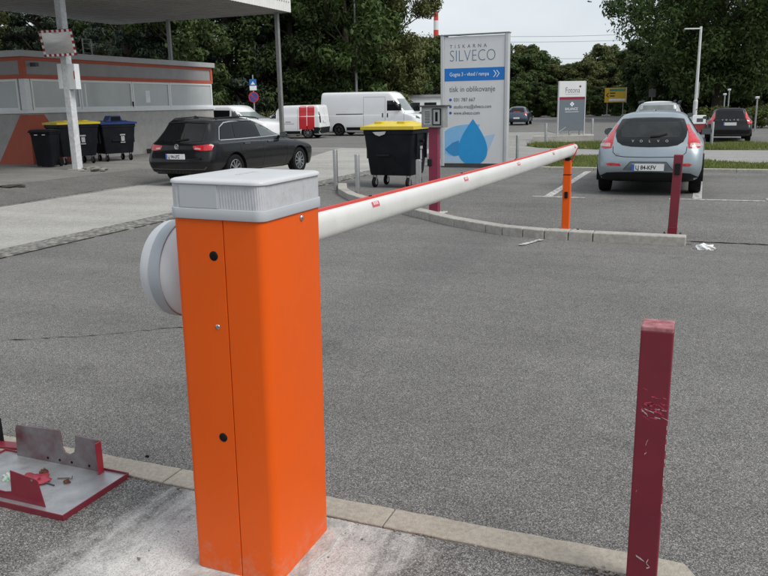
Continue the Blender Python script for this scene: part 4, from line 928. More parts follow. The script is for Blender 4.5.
class Car:
    def __init__(s, name, loc, rz, label, group, rings, paint, wheels, wr, wx, cat='car', rim=None, tilt=0, archr=None, spokes=10):
        s.root = empty(name, loc, rz, label, cat, group); s.paint = paint
        grid = []
        for (z0, z1, w, y0, y1, rr, rf, br, bf, sb) in rings:
            H = half_ring(w, y0, y1, rr, rf, br, bf, sb); n = len(H); row = []
            for i, (x, y) in enumerate(H):
                t = (y-y0)/max(.01, y1-y0); t = min(1, max(0, t)); row.append((x, y, z0+(z1-z0)*t*t))
            grid.append(row)
        G = catmull(grid, 4)                                        # (rings, n, 3)
        nr, n = G.shape[0], G.shape[1]
        V = []; idx = {}
        for j in range(nr):
            for i in range(n): V.append(tuple(G[j, i]))
        for j in range(nr):
            for i in range(n): V.append((-G[j, i, 0], G[j, i, 1], G[j, i, 2]))
        F = []
        for j in range(nr-1):
            for i in range(n-1):
                a = j*n+i; F.append((a, a+1, a+n+1, a+n)); b = nr*n+a; F.append((b, b+n, b+n+1, b+1))
        bm = bmesh.new(); vs = [bm.verts.new(v) for v in V]
        for f in F:
            try: bm.faces.new([vs[k] for k in f])
            except ValueError: pass
        bmesh.ops.remove_doubles(bm, verts=bm.verts, dist=.0012)
        # floor and roof caps
        bmesh.ops.recalc_face_normals(bm, faces=bm.faces)
        if sum(f.normal.z*f.calc_area() for f in bm.faces if f.calc_center_median().z > 1.1) < 0:
            for f in bm.faces: f.normal_flip()
        s.bvh = BVHTree.FromBMesh(bm)
        ar = archr or wr*1.16; s.ar = ar
        for wy in wheels:
            bm.faces.ensure_lookup_table()
            kill = [f for f in bm.faces if abs(f.calc_center_median().x) > wx*.55 and any(math.hypot(v.co.y-wy, v.co.z-wr) < ar for v in f.verts)]
            ring = set(v for f in kill for v in f.verts)
            bmesh.ops.delete(bm, geom=kill, context='FACES')
            for v in ring:
                if v.is_valid and v.link_faces:
                    d = math.hypot(v.co.y-wy, v.co.z-wr)
                    if ar*.75 < d < ar*1.6 and abs(v.co.x) > wx*.5: v.co.y = wy+(v.co.y-wy)*ar/d; v.co.z = wr+(v.co.z-wr)*ar/d
        for v in [v for v in bm.verts if not v.link_faces]: bm.verts.remove(v)
        me = bpy.data.meshes.new('body'); bm.to_mesh(me); bm.free()
        s.body = link('body', me, paint, s.root, True)
        y0, y1 = rings[0][3], rings[0][4]; w0 = rings[0][2]; zb = rings[0][0]
        fl = MB().box(-w0*.98, w0*.98, y0+.05, y1-.05, zb-.01, zb+.06).obj('underbody', BLACK, s.root)
        for wy in wheels:
            for sgn in (-1, 1):
                lin = MB(); k = 14
                for i in range(k+1):
                    t = math.pi*1.16*i/k - math.pi*.08
                    for x in (wx+.02, wx-.30): lin.v.append((sgn*x, wy+(ar-.004)*math.cos(t), wr+(ar-.004)*math.sin(t)))
                lin.f = [(2*i, 2*i+1, 2*i+3, 2*i+2) for i in range(k)]
                lin.v += [(sgn*(wx-.30), wy, wr)]; c = len(lin.v)-1; lin.f += [(2*i+1, 2*i+3, c) for i in range(k)]
                lin.obj('arch_liner', BLACK, s.root, fix=False)
                s.wheel(sgn, wx, wy, wr, rim or RIM, spokes)
    def wheel(s, sgn, wx, wy, wr, rim, spokes):
        tw = .205; e = wx
        key = ('whl', round(wr, 3), sgn)
        prof = [(wr*.66, e-.012), (wr*.78, e), (wr*.93, e-.004), (wr*.985, e-.022), (wr, e-.05), (wr, e-tw+.05), (wr*.985, e-tw+.02), (wr*.93, e-tw), (wr*.6, e-tw)]
        prof = [(r, sgn*h) for r, h in prof]
        if sgn < 0: prof = prof[::-1]
        t = MB().lathe(prof, (0, wy, wr), 'x', 28, False).obj('wheel', BLACK, s.root); autosmooth(t, 50)
        d = MB().lathe([(wr*.66, sgn*(e-.10)), (wr*.66, sgn*(e-.014)), (wr*.62, sgn*(e-.008)), (wr*.60, sgn*(e-.03)), (wr*.59, sgn*(e-.085))], (0, wy, wr), 'x', 28, False)
        for k in range(spokes):
            a = 2*math.pi*k/spokes; dr = Vector((0, math.cos(a), math.sin(a))); tg = Vector((0, -math.sin(a), math.cos(a)))
            d.obox(Vector((sgn*(e-.035), wy, wr))+dr*wr*.34, dr, tg, (1, 0, 0), wr*.29, wr*.045, .016)
        d.lathe([(wr*.14, sgn*(e-.05)), (wr*.14, sgn*(e-.02)), (wr*.05, sgn*(e-.015))], (0, wy, wr), 'x', 12)
        d.obj('rim', rim, t)
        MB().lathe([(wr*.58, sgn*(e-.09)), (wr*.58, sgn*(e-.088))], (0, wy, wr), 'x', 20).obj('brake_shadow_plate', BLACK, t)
    def patch(s, name, poly, axis, m, off=.004, step=.07, parent=None, side=1):
        """polygon in the (x,z) rear/front view ('r','f') or (y,z) side view ('s'), laid on the body surface as a thin shell"""
        D = []
        n = len(poly)
        for i in range(n):
            a, b = Vector(poly[i]), Vector(poly[(i+1) % n]); k = max(1, int((b-a).length/step))
            D += [a.lerp(b, t/k) for t in range(k)]
        nb = len(D); xs_ = [p.x for p in D]; ys_ = [p.y for p in D]
        inner = []
        gx = np.arange(min(xs_)+step*.5, max(xs_), step); gy = np.arange(min(ys_)+step*.5, max(ys_), step)
        pl = [(p.x, p.y) for p in D]
        for a in gx:
            for b in gy:
                if point_in(pl, a, b) and min((Vector((a, b))-p).length for p in D) > step*.35: inner.append(Vector((a, b)))
        ed = [(i, (i+1) % nb) for i in range(nb)]
        vv, _, ff, *_r2 = geometry.delaunay_2d_cdt([v for v in D+inner], ed, [], 1, 1e-5)
        P = []; ok = []
        for v in vv:
            if axis == 'r': o_, d_ = Vector((v.x, -3, v.y)), Vector((0, 1, 0))
            elif axis == 'f': o_, d_ = Vector((v.x, 9, v.y)), Vector((0, -1, 0))
            else: o_, d_ = Vector((side*3, v.x, v.y)), Vector((-side, 0, 0))
            h, nn, _i, _d2 = s.bvh.ray_cast(o_, d_)
            if h is None: P.append((0, 0, 0)); ok.append(False)
            else:
                if nn.dot(d_) > 0: nn = -nn
                P.append(tuple(h+nn*off)); ok.append(True)
        mb = MB(); mb.v = P; mb.f = [tuple(f) for f in ff if all(ok[i] for i in f)]
        me = mb.me(name, fix=False)
        bm = bmesh.new(); bm.from_mesh(me)
        for v in [v for v in bm.verts if not v.link_faces]: bm.verts.remove(v)
        d_ = {'r': Vector((0, -1, 0)), 'f': Vector((0, 1, 0)), 's': Vector((side, 0, 0))}[axis]
        for f in bm.faces:
            f.normal_update()
            if f.normal.dot(d_) < 0: f.normal_flip()
        bm.to_mesh(me); bm.free()
        return link(name, me, m, parent or s.body, True)
    def strip(s, name, pts, axis, m, wdt=.008, off=.0025, closed=False, side=1):
        P = [Vector(p) for p in pts]; n = len(P)
        if closed: P = P+[P[0], P[1]]
        fine = []
        for a, b in zip(P[:(n+1 if closed else n)], P[1:(n+1 if closed else n)]):
            k = max(1, int((b-a).length/.06)); fine += [a.lerp(b, t/k) for t in range(k)]
        if not closed: fine.append(P[-1])
        nf = len(fine); mb = MB(); ok = []
        for i, p in enumerate(fine):
            d = (fine[(i+1) % nf] - fine[i-1]) if closed else (fine[min(nf-1, i+1)] - fine[max(0, i-1)])
            d.normalize(); q = Vector((-d.y, d.x))*wdt*.5
            for v in (p+q, p-q):
                if axis == 'r': o_, d_ = Vector((v.x, -3, v.y)), Vector((0, 1, 0))
                elif axis == 'f': o_, d_ = Vector((v.x, 9, v.y)), Vector((0, -1, 0))
                else: o_, d_ = Vector((side*3, v.x, v.y)), Vector((-side, 0, 0))
                h, nn, _i, _d2 = s.bvh.ray_cast(o_, d_)
                if h is None: mb.v.append((0, 0, -5)); ok.append(False)
                else:
                    if nn.dot(d_) > 0: nn = -nn
                    mb.v.append(tuple(h+nn*off)); ok.append(True)
        rng_ = range(nf if closed else nf-1)
        for i in rng_:
            j = (i+1) % nf; f = (2*i, 2*i+1, 2*j+1, 2*j)
            if all(ok[k] for k in f): mb.f.append(f)
        me = mb.me(name, fix=True)
        return link(name, me, m, s.body)
    def plate(s, x, z, wd, hg, txt, tilt=0, parent=None):
        h, nn, *_ = s.bvh.ray_cast(Vector((x, -3, z)), Vector((0, 1, 0))); y = h.y-.02
        pl = MB().box(-wd/2, wd/2, -.006, .012, -hg/2, hg/2).obj('number_plate', PLATE, s.root, bevel=.002); pl.location = (x, y, z)
        MB().box(-wd/2, -wd/2+wd*.085, -.0072, -.0058, -hg/2+.002, hg/2-.002).obj('plate_band', EUBLUE, pl)
        if txt: text(txt, hg*.86, INK, pl, (-wd*.385, -.0068, -hg*.30), sx=wd/(hg*.86)/len(txt)*1.42, off=.0015)
        return pl
    def mirror(s, y, z, x, m, sz=(.11, .07, .075)):
        for sgn in (-1, 1):
            bm = bmesh.new(); bmesh.ops.create_icosphere(bm, subdivisions=2, radius=1)
            for v in bm.verts: v.co = Vector((v.co.x*sz[0]+sgn*(x+.05), (v.co.y*sz[1] if v.co.y > -.35 else -.35*sz[1])+y, v.co.z*sz[2]+z))
            me = bpy.data.meshes.new('mirror'); bm.to_mesh(me); bm.free(); o = link('wing_mirror', me, m, s.root, True)
            MB().box(sgn*(x-.12) if sgn > 0 else sgn*(x+.0), sgn*x if sgn > 0 else sgn*(x-.12), y-.02, y+.04, z-.06, z-.02).obj('mirror_arm', BLACKP, o)
            MB().box(sgn*(x+.05)-sz[0]*.8, sgn*(x+.05)+sz[0]*.8, y-.36*sz[1]-.004, y-.36*sz[1], z-sz[2]*.75, z+sz[2]*.75).obj('mirror_glass', GLASSL, o)

# ---- silver-blue hatchback seen from behind
SILVB = mat('ice_blue_paint', (.31, .36, .395), .34, metal=.45, var=.03, vs=3, coat=.3)
hr = [ # z_rear z_front w y0 y1 rr rf bow_r bow_f side_bow
 (.25, .18, .70, .16, 4.22, (.18, .14), (.2, .2), .05, .15, .04),
 (.29, .22, .82, .07, 4.30, (.22, .16), (.25, .25), .07, .2, .045),
 (.45, .42, .880, .0, 4.36, (.24, .17), (.3, .3), .09, .22, .05),
 (.60, .58, .888, .005, 4.37, (.25, .18), (.3, .3), .10, .24, .05),
 (.76, .66, .885, .055, 4.32, (.26, .20), (.3, .3), .11, .26, .05),
 (.90, .74, .860, .13, 4.18, (.27, .24), (.3, .4), .13, .28, .06),
 (1.0, .98, .775, .25, 3.05, (.25, .28), (.3, .4), .12, .2, .05),
 (1.20, 1.22, .640, .50, 2.52, (.20, .30), (.25, .3), .12, .2, .04),
 (1.335, 1.345, .540, .72, 2.12, (.16, .25), (.25, .25), .10, .2, .03),
 (1.385, 1.40, .43, .80, 1.95, (.12, .2), (.2, .2), .08, .15, .03),
 (1.41, 1.425, .22, .95, 1.85, (.06, .1), (.1, .1), .05, .1, .02),
 (1.413, 1.43, .01, 1.0, 1.80, (.004, .01), (.004, .01), .0, .0, .0)]
v4 = Car('hatchback_car', (-.82, 13.55, .008), R(.5), 'light silver blue hatchback parked in the marked bay, seen from behind', None, hr, SILVB, (.78, 3.42), .32, .865, spokes=10)
b = v4.body
# black glazed tailgate
GL = [(-.515, 1.285), (-.30, 1.305), (0, 1.31), (.30, 1.305), (.515, 1.285), (.55, 1.21), (.585, 1.10), (.575, 1.0), (.535, .915), (.45, .862), (.30, .838), (0, .830), (-.30, .838), (-.45, .862), (-.535, .915), (-.575, 1.0), (-.585, 1.10), (-.55, 1.21)]
gl = v4.patch('rear_glass', GL, 'r', GLASS, .005, .06)
v4.patch('rear_window_pane', [(-.44, 1.24), (.44, 1.24), (.50, 1.10), (.46, .985), (-.46, .985), (-.50, 1.10)], 'r', mat('rear_pane', (.014, .015, .015), .03, var=.6, vs=3, spec=.4), .007, .06, gl)
v4.strip('spoiler_edge', [(-.50, 1.285), (-.3, 1.305), (0, 1.31), (.3, 1.305), (.50, 1.285)], 'r', INKG, .014, .006)
v4.strip('wiper', [(.0, .99), (.14, 1.00), (.27, 1.035)], 'r', BLACK, .022, .018)
for sgn in (-1, 1):
    T = [(.552, 1.195), (.60, 1.195), (.655, 1.09), (.735, 1.0), (.825, .95), (.85, .90), (.84, .825), (.74, .805), (.625, .815), (.605, .90), (.608, 1.0), (.592, 1.10)]
    tl = v4.patch('tail_light', [(sgn*x, z) for x, z in T], 'r', TAIL, .007, .045)
    v4.patch('reverse_lens', [(sgn*x, z) for x, z in [(.645, .83), (.81, .835), (.82, .875), (.70, .895), (.645, .89)]], 'r', TAILW, .010, .04, tl)
    v4.patch('reflector', [(sgn*x, z) for x, z in [(.44, .515), (.66, .515), (.70, .545), (.64, .562), (.47, .552)]], 'r', TAIL, .005, .05)
v4.patch('bumper_skirt', [(-.78, .255), (-.80, .33), (-.68, .395), (-.45, .41), (0, .415), (.45, .41), (.68, .395), (.80, .33), (.78, .255), (.4, .25), (-.4, .25)], 'r', BLACKP, .014, .05)
v4.strip('bumper_crease', [(-.62, .315), (0, .305), (.62, .315)], 'r', INKG, .016, .009)
v4.strip('tailgate_seam', [(-.60, .84), (-.59, .74), (-.53, .685), (-.4, .668), (0, .662), (.4, .668), (.53, .685), (.59, .74), (.60, .84)], 'r', BLACK, .010, .003)
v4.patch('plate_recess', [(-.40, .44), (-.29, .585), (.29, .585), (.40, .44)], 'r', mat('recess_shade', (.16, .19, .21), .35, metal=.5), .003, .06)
v4.strip('recess_edge', [(-.40, .45), (-.29, .585), (.29, .585), (.40, .45)], 'r', INKG, .014, .005)
v4.plate(0, .495, .52, .115, 'LJ 84-KFV')
for k, ch in enumerate('VOLVO'):
    x = -.275+k*.1375; h, *_ = v4.bvh.ray_cast(Vector((x, -3, .925)), Vector((0, 1, 0)))
    t = text(ch, .060, mat('badge_silver', (.5, .5, .5), .4), b, (x, h.y-.034, .912), (R(80), 0, 0), align='CENTER', ext=.002, off=.0005)
text('V40', .045, CHROME, b, (-.56, .055, .70), (R(85), 0, R(-12)), ext=.002); text('D2', .045, CHROME, b, (.50, .02, .70), (R(85), 0, R(12)), ext=.002)
for sgn in (1, -1):
    v4.patch('side_window', [(1.05, 1.02), (1.2, 1.27), (1.5, 1.315), (1.75, 1.32), (1.75, 1.02)], 's', GLASS, .004, .08, side=sgn)
    v4.patch('side_window', [(1.82, 1.02), (1.82, 1.32), (2.1, 1.30), (2.75, 1.03)], 's', GLASS, .004, .08, side=sgn)
v4.patch('windscreen', [(-.55, 1.31), (.55, 1.31), (.70, 1.03), (-.70, 1.03)], 'f', GLASS, .004, .1)
v4.root.scale = (.97, .97, .96)
v4.mirror(2.62, 1.0, .86, BLACKP, (.105, .07, .075))
MB().prism([(1.02, 1.405), (1.22, 1.405), (1.08, 1.455), (1.04, 1.455)], -.012, .012, 'x').obj('roof_antenna', SILVB, v4.root)

# ---- black estate car
PBLK = mat('black_metallic', (.006, .006, .007), .25, metal=0, var=.1, vs=3, coat=.28, spec=.25)
pr_ = [
 (.27, .18, .72, .16, 4.60, (.18, .14), (.2, .2), .05, .15, .03),
 (.32, .22, .84, .07, 4.70, (.22, .16), (.25, .25), .06, .2, .035),
 (.48, .42, .905, .0, 4.76, (.22, .17), (.3, .3), .07, .22, .04),
 (.60, .58, .915, .0, 4.77, (.22, .18), (.3, .3), .08, .24, .04),
 (.78, .68, .912, .07, 4.72, (.22, .20), (.3, .3), .09, .26, .04),
 (.93, .76, .890, .10, 4.5, (.22, .22), (.3, .4), .10, .28, .045),
 (1.0, .98, .81, .15, 3.42, (.20, .22), (.3, .4), .10, .2, .04),
 (1.2, 1.22, .705, .32, 2.85, (.17, .24), (.25, .3), .10, .2, .04),
 (1.405, 1.40, .60, .47, 2.30, (.13, .2), (.25, .25), .08, .2, .035),
 (1.455, 1.455, .48, .53, 2.12, (.10, .15), (.2, .2), .06, .15, .03),
 (1.475, 1.475, .25, .60, 2.0, (.06, .1), (.1, .1), .04, .1, .02),
 (1.48, 1.48, .01, .64, 1.95, (.004, .01), (.004, .01), 0, 0, 0)]
pa = Car('estate_car', (-10.78, 14.28, gz(15, -10.7)+.008), R(-3.0), 'black estate car with roof rails standing on the concrete road', None, pr_, PBLK, (1.02, 3.82), .335, .895, rim=RIM, spokes=10)
gl = pa.patch('rear_glass', [(-.60, .99), (-.53, 1.345), (0, 1.37), (.53, 1.345), (.60, .99), (0, .965)], 'r', GLASS, .005, .07)
pa.strip('wiper', [(-.02, 1.0), (.12, 1.01), (.27, 1.03)], 'r', BLACK, .03, .02)
pa.strip('spoiler_lip', [(-.56, 1.375), (0, 1.40), (.56, 1.375)], 'r', BLACKP, .03, .012)
for sgn in (-1, 1):
    tl = pa.patch('tail_light', [(sgn*x, z) for x, z in [(.42, .895), (.46, .81), (.62, .785), (.845, .80), (.85, .90), (.78, .925)]], 'r', TAIL, .007, .05)
    pa.patch('reverse_lens', [(sgn*x, z) for x, z in [(.48, .82), (.62, .81), (.62, .845), (.48, .86)]], 'r', TAILW, .010, .04, tl)
pa.strip('tailgate_seam', [(-.66, .98), (-.66, .70), (-.60, .62), (0, .60), (.60, .62), (.66, .70), (.66, .98)], 'r', INK, .010, .003)
pa.strip('bumper_chrome', [(-.78, .45), (-.72, .395), (0, .385), (.72, .395), (.78, .45)], 'r', mat('dull_trim', (.10, .10, .105), .4, metal=.5), .018, .006)
pa.patch('bumper_skirt', [(-.78, .28), (-.78, .36), (.78, .36), (.78, .28)], 'r', BLACKP, .006, .09)
pa.plate(-.0, .665, .52, .115, 'LJ 94-LPZ')
h, *_ = pa.bvh.ray_cast(Vector((0, -3, .87)), Vector((0, 1, 0)))
mb = MB()
for k in range(24):
    t0, t1 = 2*math.pi*k/24, 2*math.pi*(k+1)/24; mb.tube([(.055*math.cos(t0), 0, .055*math.sin(t0)), (.055*math.cos(t1), 0, .055*math.sin(t1))], .006, 5, False)
for a, c_ in (((-.03, .042), (0, -.048)), ((.03, .042), (0, -.048)), ((-.05, .01), (-.018, -.045)), ((.05, .01), (.018, -.045))): mb.tube([(a[0], 0, a[1]), (c_[0], 0, c_[1])], .005, 5)
em = mb.obj('badge', CHROME, pa.root); em.location = (0, h.y-.012, .875)
for sgn in (1, -1):
    WN = [[(.62, 1.02), (.80, 1.26), (1.00, 1.345), (1.22, 1.36), (1.10, 1.02)], [(1.17, 1.02), (1.29, 1.362), (1.75, 1.375), (2.12, 1.375), (2.12, 1.02)], [(2.19, 1.02), (2.19, 1.372), (2.45, 1.335), (3.15, 1.03), (3.15, 1.02)]]
    for k, W_ in enumerate(WN): pa.patch('side_window', W_, 's', GLASS if k < 2 else GLASSL, .005, .08, side=sgn)
    pa.strip('window_trim', [(.57, 1.0), (.77, 1.275), (.99, 1.368), (1.25, 1.388), (1.75, 1.398), (2.2, 1.392), (2.48, 1.352), (3.16, 1.03)], 's', CHROME, .020, .007, False, sgn)
    pa.strip('sill_chrome', [(.60, .995), (1.2, .993), (2.2, .997), (3.16, 1.012)], 's', CHROME, .020, .008, False, sgn)
    for pts in ([(1.18, .99), (1.25, .75), (1.36, .62), (1.40, .35)], [(2.155, .99), (2.15, .32)], [(3.2, .99), (3.22, .6), (3.15, .34)]): pa.strip('door_seam', pts, 's', INK, .010, .003, False, sgn)
    for y in (1.38, 2.36): pa.patch('door_handle', [(y, .875), (y+.22, .872), (y+.22, .90), (y, .903)], 's', CHROME if False else INKG, .018, .05, side=sgn)
    pa.strip('shoulder_crease', [(.45, .925), (1.5, .93), (3.0, .90), (4.2, .83)], 's', mat('crease_light', (.05, .05, .053), .25, metal=.3, coat=1), .014, .004, False, sgn)
    pa.strip('sill_trim', [(1.5, .26), (3.4, .26)], 's', CHROME, .012, .006, False, sgn)
    MB().tube([(sgn*.60, .75, 1.44), (sgn*.615, .85, 1.475), (sgn*.64, 1.6, 1.495), (sgn*.62, 2.25, 1.46), (sgn*.62, 2.4, 1.42)], .014, 8).obj('roof_rail', BLACKP, pa.root)
pa.patch('windscreen', [(-.58, 1.37), (.58, 1.37), (.74, 1.03), (-.74, 1.03)], 'f', GLASS, .004, .1)
pa.mirror(2.98, 1.02, .90, PBLK, (.11, .08, .075))
MB().prism([(.75, 1.47), (.93, 1.475), (.82, 1.53), (.79, 1.53)], -.012, .012, 'x').obj('roof_antenna', PBLK, pa.root)

# ---- black estate with tall red lamps, far side of the lawn
v6 = Car('estate_car', (.95, 35.0, gz(36)+.002), R(1), 'black estate car with tall red tail lamps parked beyond the rough lawn', None, pr_, mat('black_paint_b', (.008, .008, .010), .3, var=.1, coat=.35, spec=.25), (.95, 3.7), .34, .90, rim=RIM, spokes=5)
v6.root.scale = (.95, .96, .93)
v6.patch('rear_glass', [(-.56, 1.02), (-.50, 1.345), (.50, 1.345), (.56, 1.02)], 'r', GLASS, .005, .09)
for sgn in (-1, 1): v6.patch('tail_light', [(sgn*x, z) for x, z in [(.58, 1.30), (.64, 1.27), (.70, 1.08), (.86, .93), (.87, .80), (.70, .80), (.66, .95), (.60, 1.05)]], 'r', mat('lamp_red', (.55, .02, .03), .2, var=.1, coat=1), .008, .06)
v6.strip('bumper_trim', [(-.75, .36), (0, .34), (.75, .36)], 'r', INKG, .03, .006)
v6.plate(0, .80, .52, .13, None)
for k, ch in enumerate('VOLVO'): text(ch, .085, SIGNT, v6.body, (-.3+k*.15, .02, .95), (R(80), 0, 0), align='CENTER', ext=.002)
for sgn in (1, -1): v6.patch('side_window', [(.75, 1.03), (.9, 1.28), (2.3, 1.35), (3.1, 1.03)], 's', GLASS, .004, .12, side=sgn)
v6.mirror(2.9, 1.02, .90, BLACKP)

# ---- cars whose roofs show beyond the hatchback
SILV = mat('silver_paint', (.40, .42, .43), .3, metal=.5, var=.03, coat=.6)
cs = Car('parked_car', (-1.45, 26.9, gz(27.5)+.008), R(0), 'silver estate car whose roof shows just above the silver blue hatchback', None, pr_, SILV, (1.0, 3.8), .33, .895)
cs.patch('rear_glass', [(-.60, 1.0), (-.55, 1.385), (.55, 1.385), (.60, 1.0)], 'r', mat('grey_glass', (.16, .18, .18), .05, var=.2, vs=3), .005, .1)
for sgn in (-1, 1):
    cs.patch('side_window', [(.75, 1.03), (.9, 1.3), (2.3, 1.35), (3.1, 1.03)], 's', GLASS, .004, .12, side=sgn); cs.patch('tail_light', [(sgn*.62, .78), (sgn*.88, .80), (sgn*.88, .92), (sgn*.62, .95)], 'r', TAIL, .006, .08)
    MB().tube([(sgn*.60, .65, 1.43), (sgn*.63, .8, 1.495), (sgn*.64, 2.1, 1.50), (sgn*.62, 2.35, 1.42)], .028, 8).obj('roof_rail', BLACKP, cs.root)
cs.mirror(2.9, 1.02, .9, BLACKP)
suv = [(r[0]*1.13+.03, r[1]*1.13+.03, r[2]*1.0, r[3], r[4], *r[5:]) for r in pr_]
cw = Car('parked_car', (-1.85, 33.9, gz(35)+.002), R(0), 'white tall estate car parked beyond the silver estate', None, suv, WHITE, (1.0, 3.8), .36, .895)
cw.patch('rear_glass', [(-.60, 1.16), (-.55, 1.53), (.55, 1.53), (.60, 1.16)], 'r', GLASS, .005, .1)
for sgn in (-1, 1):
    cw.patch('side_window', [(.75, 1.18), (.9, 1.45), (2.3, 1.52), (3.1, 1.18)], 's', GLASS, .004, .12, side=sgn)
    MB().tube([(sgn*.60, .65, 1.62), (sgn*.63, .8, 1.71), (sgn*.64, 2.1, 1.715), (sgn*.62, 2.35, 1.62)], .03, 8).obj('roof_rail', BLACKP, cw.root)

# ---- small dark hatch driving off
sm = Car('hatchback_car', (-13.45, 60.2, gz(60)+.002), R(6), 'small dark blue hatchback driving away on the far road', None, hr, mat('dusk_blue', (.05, .07, .10), .3, metal=.4, var=.05, coat=.8), (.78, 3.4), .31, .86)
sm.patch('rear_glass', [(-.52, 1.30), (.52, 1.30), (.58, .98), (-.58, .98)], 'r', GLASS, .005, .1)
for sgn in (-1, 1): sm.patch('tail_light', [(sgn*x, z) for x, z in [(.55, .78), (.86, .80), (.86, .98), (.62, 1.0)]], 'r', MATS['lamp_red'], .006, .08)
sm.plate(0, .55, .5, .12, None); sm.mirror(2.6, 1.0, .86, BLACKP)
sm.patch('number_panel', [(-.25, 1.0), (.25, 1.0), (.25, 1.03), (-.25, 1.03)], 'r', MATS['lamp_red'], .008, .08)

# ---- vans
def van_rings(Lg, W, Hh, hood_z, cowl_y, top_y, nose=.0):
    w = W/2
    return [(.20, .22, w*.84, .12, Lg-.25, (.1, .1), (.2, .2), .02, .2, .01), (.28, .28, w*.95, .05, Lg-.1, (.1, .1), (.25, .25), .02, .22, .015),
            (.55, .50, w, 0, Lg, (.1, .1), (.3, .3), .02, .25, .015), (.80, .72, w, .01, Lg-.02, (.1, .1), (.3, .3), .02, .25, .015),
            (1.0, hood_z-.08, w*.995, .02, Lg-.10, (.1, .1), (.3, .35), .02, .25, .015), (1.15, hood_z+.05, w*.985, .03, Lg-.35, (.1, .1), (.3, .35), .02, .28, .015),
            (1.22, hood_z+.16, w*.975, .04, cowl_y, (.1, .1), (.25, .3), .02, .2, .01), (Hh*.72, Hh*.76, w*.945, .07, cowl_y*.45+top_y*.55, (.1, .1), (.25, .3), .02, .2, .01),
            (Hh*.93, Hh*.93, w*.90, .12, top_y, (.1, .1), (.25, .25), .02, .2, .01), (Hh*.985, Hh*.975, w*.80, .18, top_y-.2, (.1, .1), (.2, .2), .02, .15, .01),
            (Hh, Hh*.99, w*.4, .25, top_y-.3, (.05, .05), (.1, .1), .01, .1, 0), (Hh, Hh*.992, .01, .3, top_y-.35, (.004, .01), (.004, .01), 0, 0, 0)]
VR = van_rings(6.30, 2.05, 2.52, 1.15, 5.55, 4.75)
vn = Car('cargo_van', (-21.35, 43.3, gz(50)+.002), R(-90+2), 'large white high roof cargo van parked in front of the dark trees', None, VR, WHITE, (1.25, 5.25), .35, 1.0, cat='van', rim=RIMD, spokes=6)
for sd_ in (1,):
    vn.patch('side_window', [(4.30, 1.42), (4.30, 1.98), (4.75, 1.98), (5.35, 1.42)], 's', GLASS, .005, .1, side=1)
    for pts in ([(4.18, 2.2), (4.18, .45)], [(5.35, 1.35), (5.30, .5)], [(2.85, 2.2), (2.85, .45)], [(2.85, 2.2), (4.18, 2.2)]): vn.strip('panel_seam', pts, 's', mat('seam_grey', (.30, .31, .32), .5), .02, .004, False, 1)
    vn.strip('slide_rail', [(1.1, 1.25), (2.8, 1.25)], 's', INKG, .05, .006, False, 1)
    vn.patch('sill_trim', [(1.75, .50), (1.75, .32), (4.7, .32), (4.7, .50)], 's', BLACKP, .006, .12, side=1)
    for y in (4.3, 4.0): vn.patch('door_handle', [(y, 1.05), (y+.07, 1.05), (y+.07, 1.28), (y, 1.28)], 's', BLACKP, .01, .1, side=1)
vn.patch('windscreen', [(-.80, 2.08), (.80, 2.08), (.88, 1.42), (-.88, 1.42)], 'f', mat('pale_glass', (.22, .25, .25), .05, var=.1), .006, .1)
vn.mirror(5.1, 1.62, 1.0, BLACKP, (.12, .09, .20))
vn.patch('bumper', [(-.9, .3), (-.9, .6), (.9, .6), (.9, .3)], 'f', BLACKP, .006, .12)
for sgn in (-1, 1): vn.patch('headlight', [(sgn*.55, .95), (sgn*.9, .98), (sgn*.9, 1.15), (sgn*.7, 1.12)], 'f', GLASSL, .008, .08)

KR = van_rings(4.28, 1.82, 1.83, 1.02, 3.35, 2.60)
kg = Car('delivery_van', (-19.75, 40.0, gz(42)+.002), R(98), 'small white delivery van with two broad red stripes across its rear quarter', None, KR, WHITE, (.78, 3.45), .32, .89, cat='van', rim=RIM, spokes=8)
RED = mat('van_red', (.50, .015, .022), .35, var=.04, coat=.5)
for y0_, y1_ in ((.36, .78), (.82, 1.26)): kg.patch('red_stripe', [(y0_, .50), (y0_, 1.80), (y1_, 1.80), (y1_, .50)], 's', RED, .004, .1, side=-1); 
for y0_, y1_ in ((.36, .78), (.82, 1.26)): kg.patch('red_stripe', [(y0_, .50), (y0_, 1.80), (y1_, 1.80), (y1_, .50)], 's', RED, .004, .1, side=1)
for sd_ in (-1, 1):
    kg.patch('side_window', [(2.62, 1.12), (2.62, 1.52), (2.75, 1.52), (3.25, 1.12)], 's', GLASS, .005, .08, side=sd_)
    for pts in ([(2.5, 1.65), (2.5, .4)], [(3.35, 1.1), (3.3, .45)], [(1.35, 1.6), (1.35, .45)]): kg.strip('panel_seam', pts, 's', MATS['seam_grey'], .018, .004, False, sd_)
    kg.patch('sill_trim', [(1.2, .42), (1.2, .26), (3.0, .26), (3.0, .42)], 's', BLACKP, .006, .12, side=sd_)
    kg.patch('lettering', [(1.55, .80), (2.15, .80), (2.15, .83), (1.55, .83)], 's', MATS['pale_ink'], .006, .1, side=sd_); kg.patch('lettering', [(1.75, .88), (2.05, .88), (2.05, .95), (1.75, .95)], 's', MATS['pale_ink'], .006, .1, side=sd_)
    kg.patch('tail_light', [(sd_*x, z) for x, z in [(.76, .85), (.87, .85), (.86, 1.45), (.76, 1.45)]], 'r', BLACKP, .008, .08)
kg.patch('rear_bumper', [(-.88, .28), (-.88, .62), (.88, .62), (.88, .28)], 'r', BLACKP, .008, .12)
kg.patch('rear_bumper', [(.03, .28), (.03, .62), (.42, .62), (.42, .28)], 's', BLACKP, .008, .08, side=-1)
kg.strip('door_seam', [(.0, .65), (.0, 1.7)], 'r', MATS['seam_grey'], .018, .004)
kg.plate(-.2, .92, .5, .12, None)
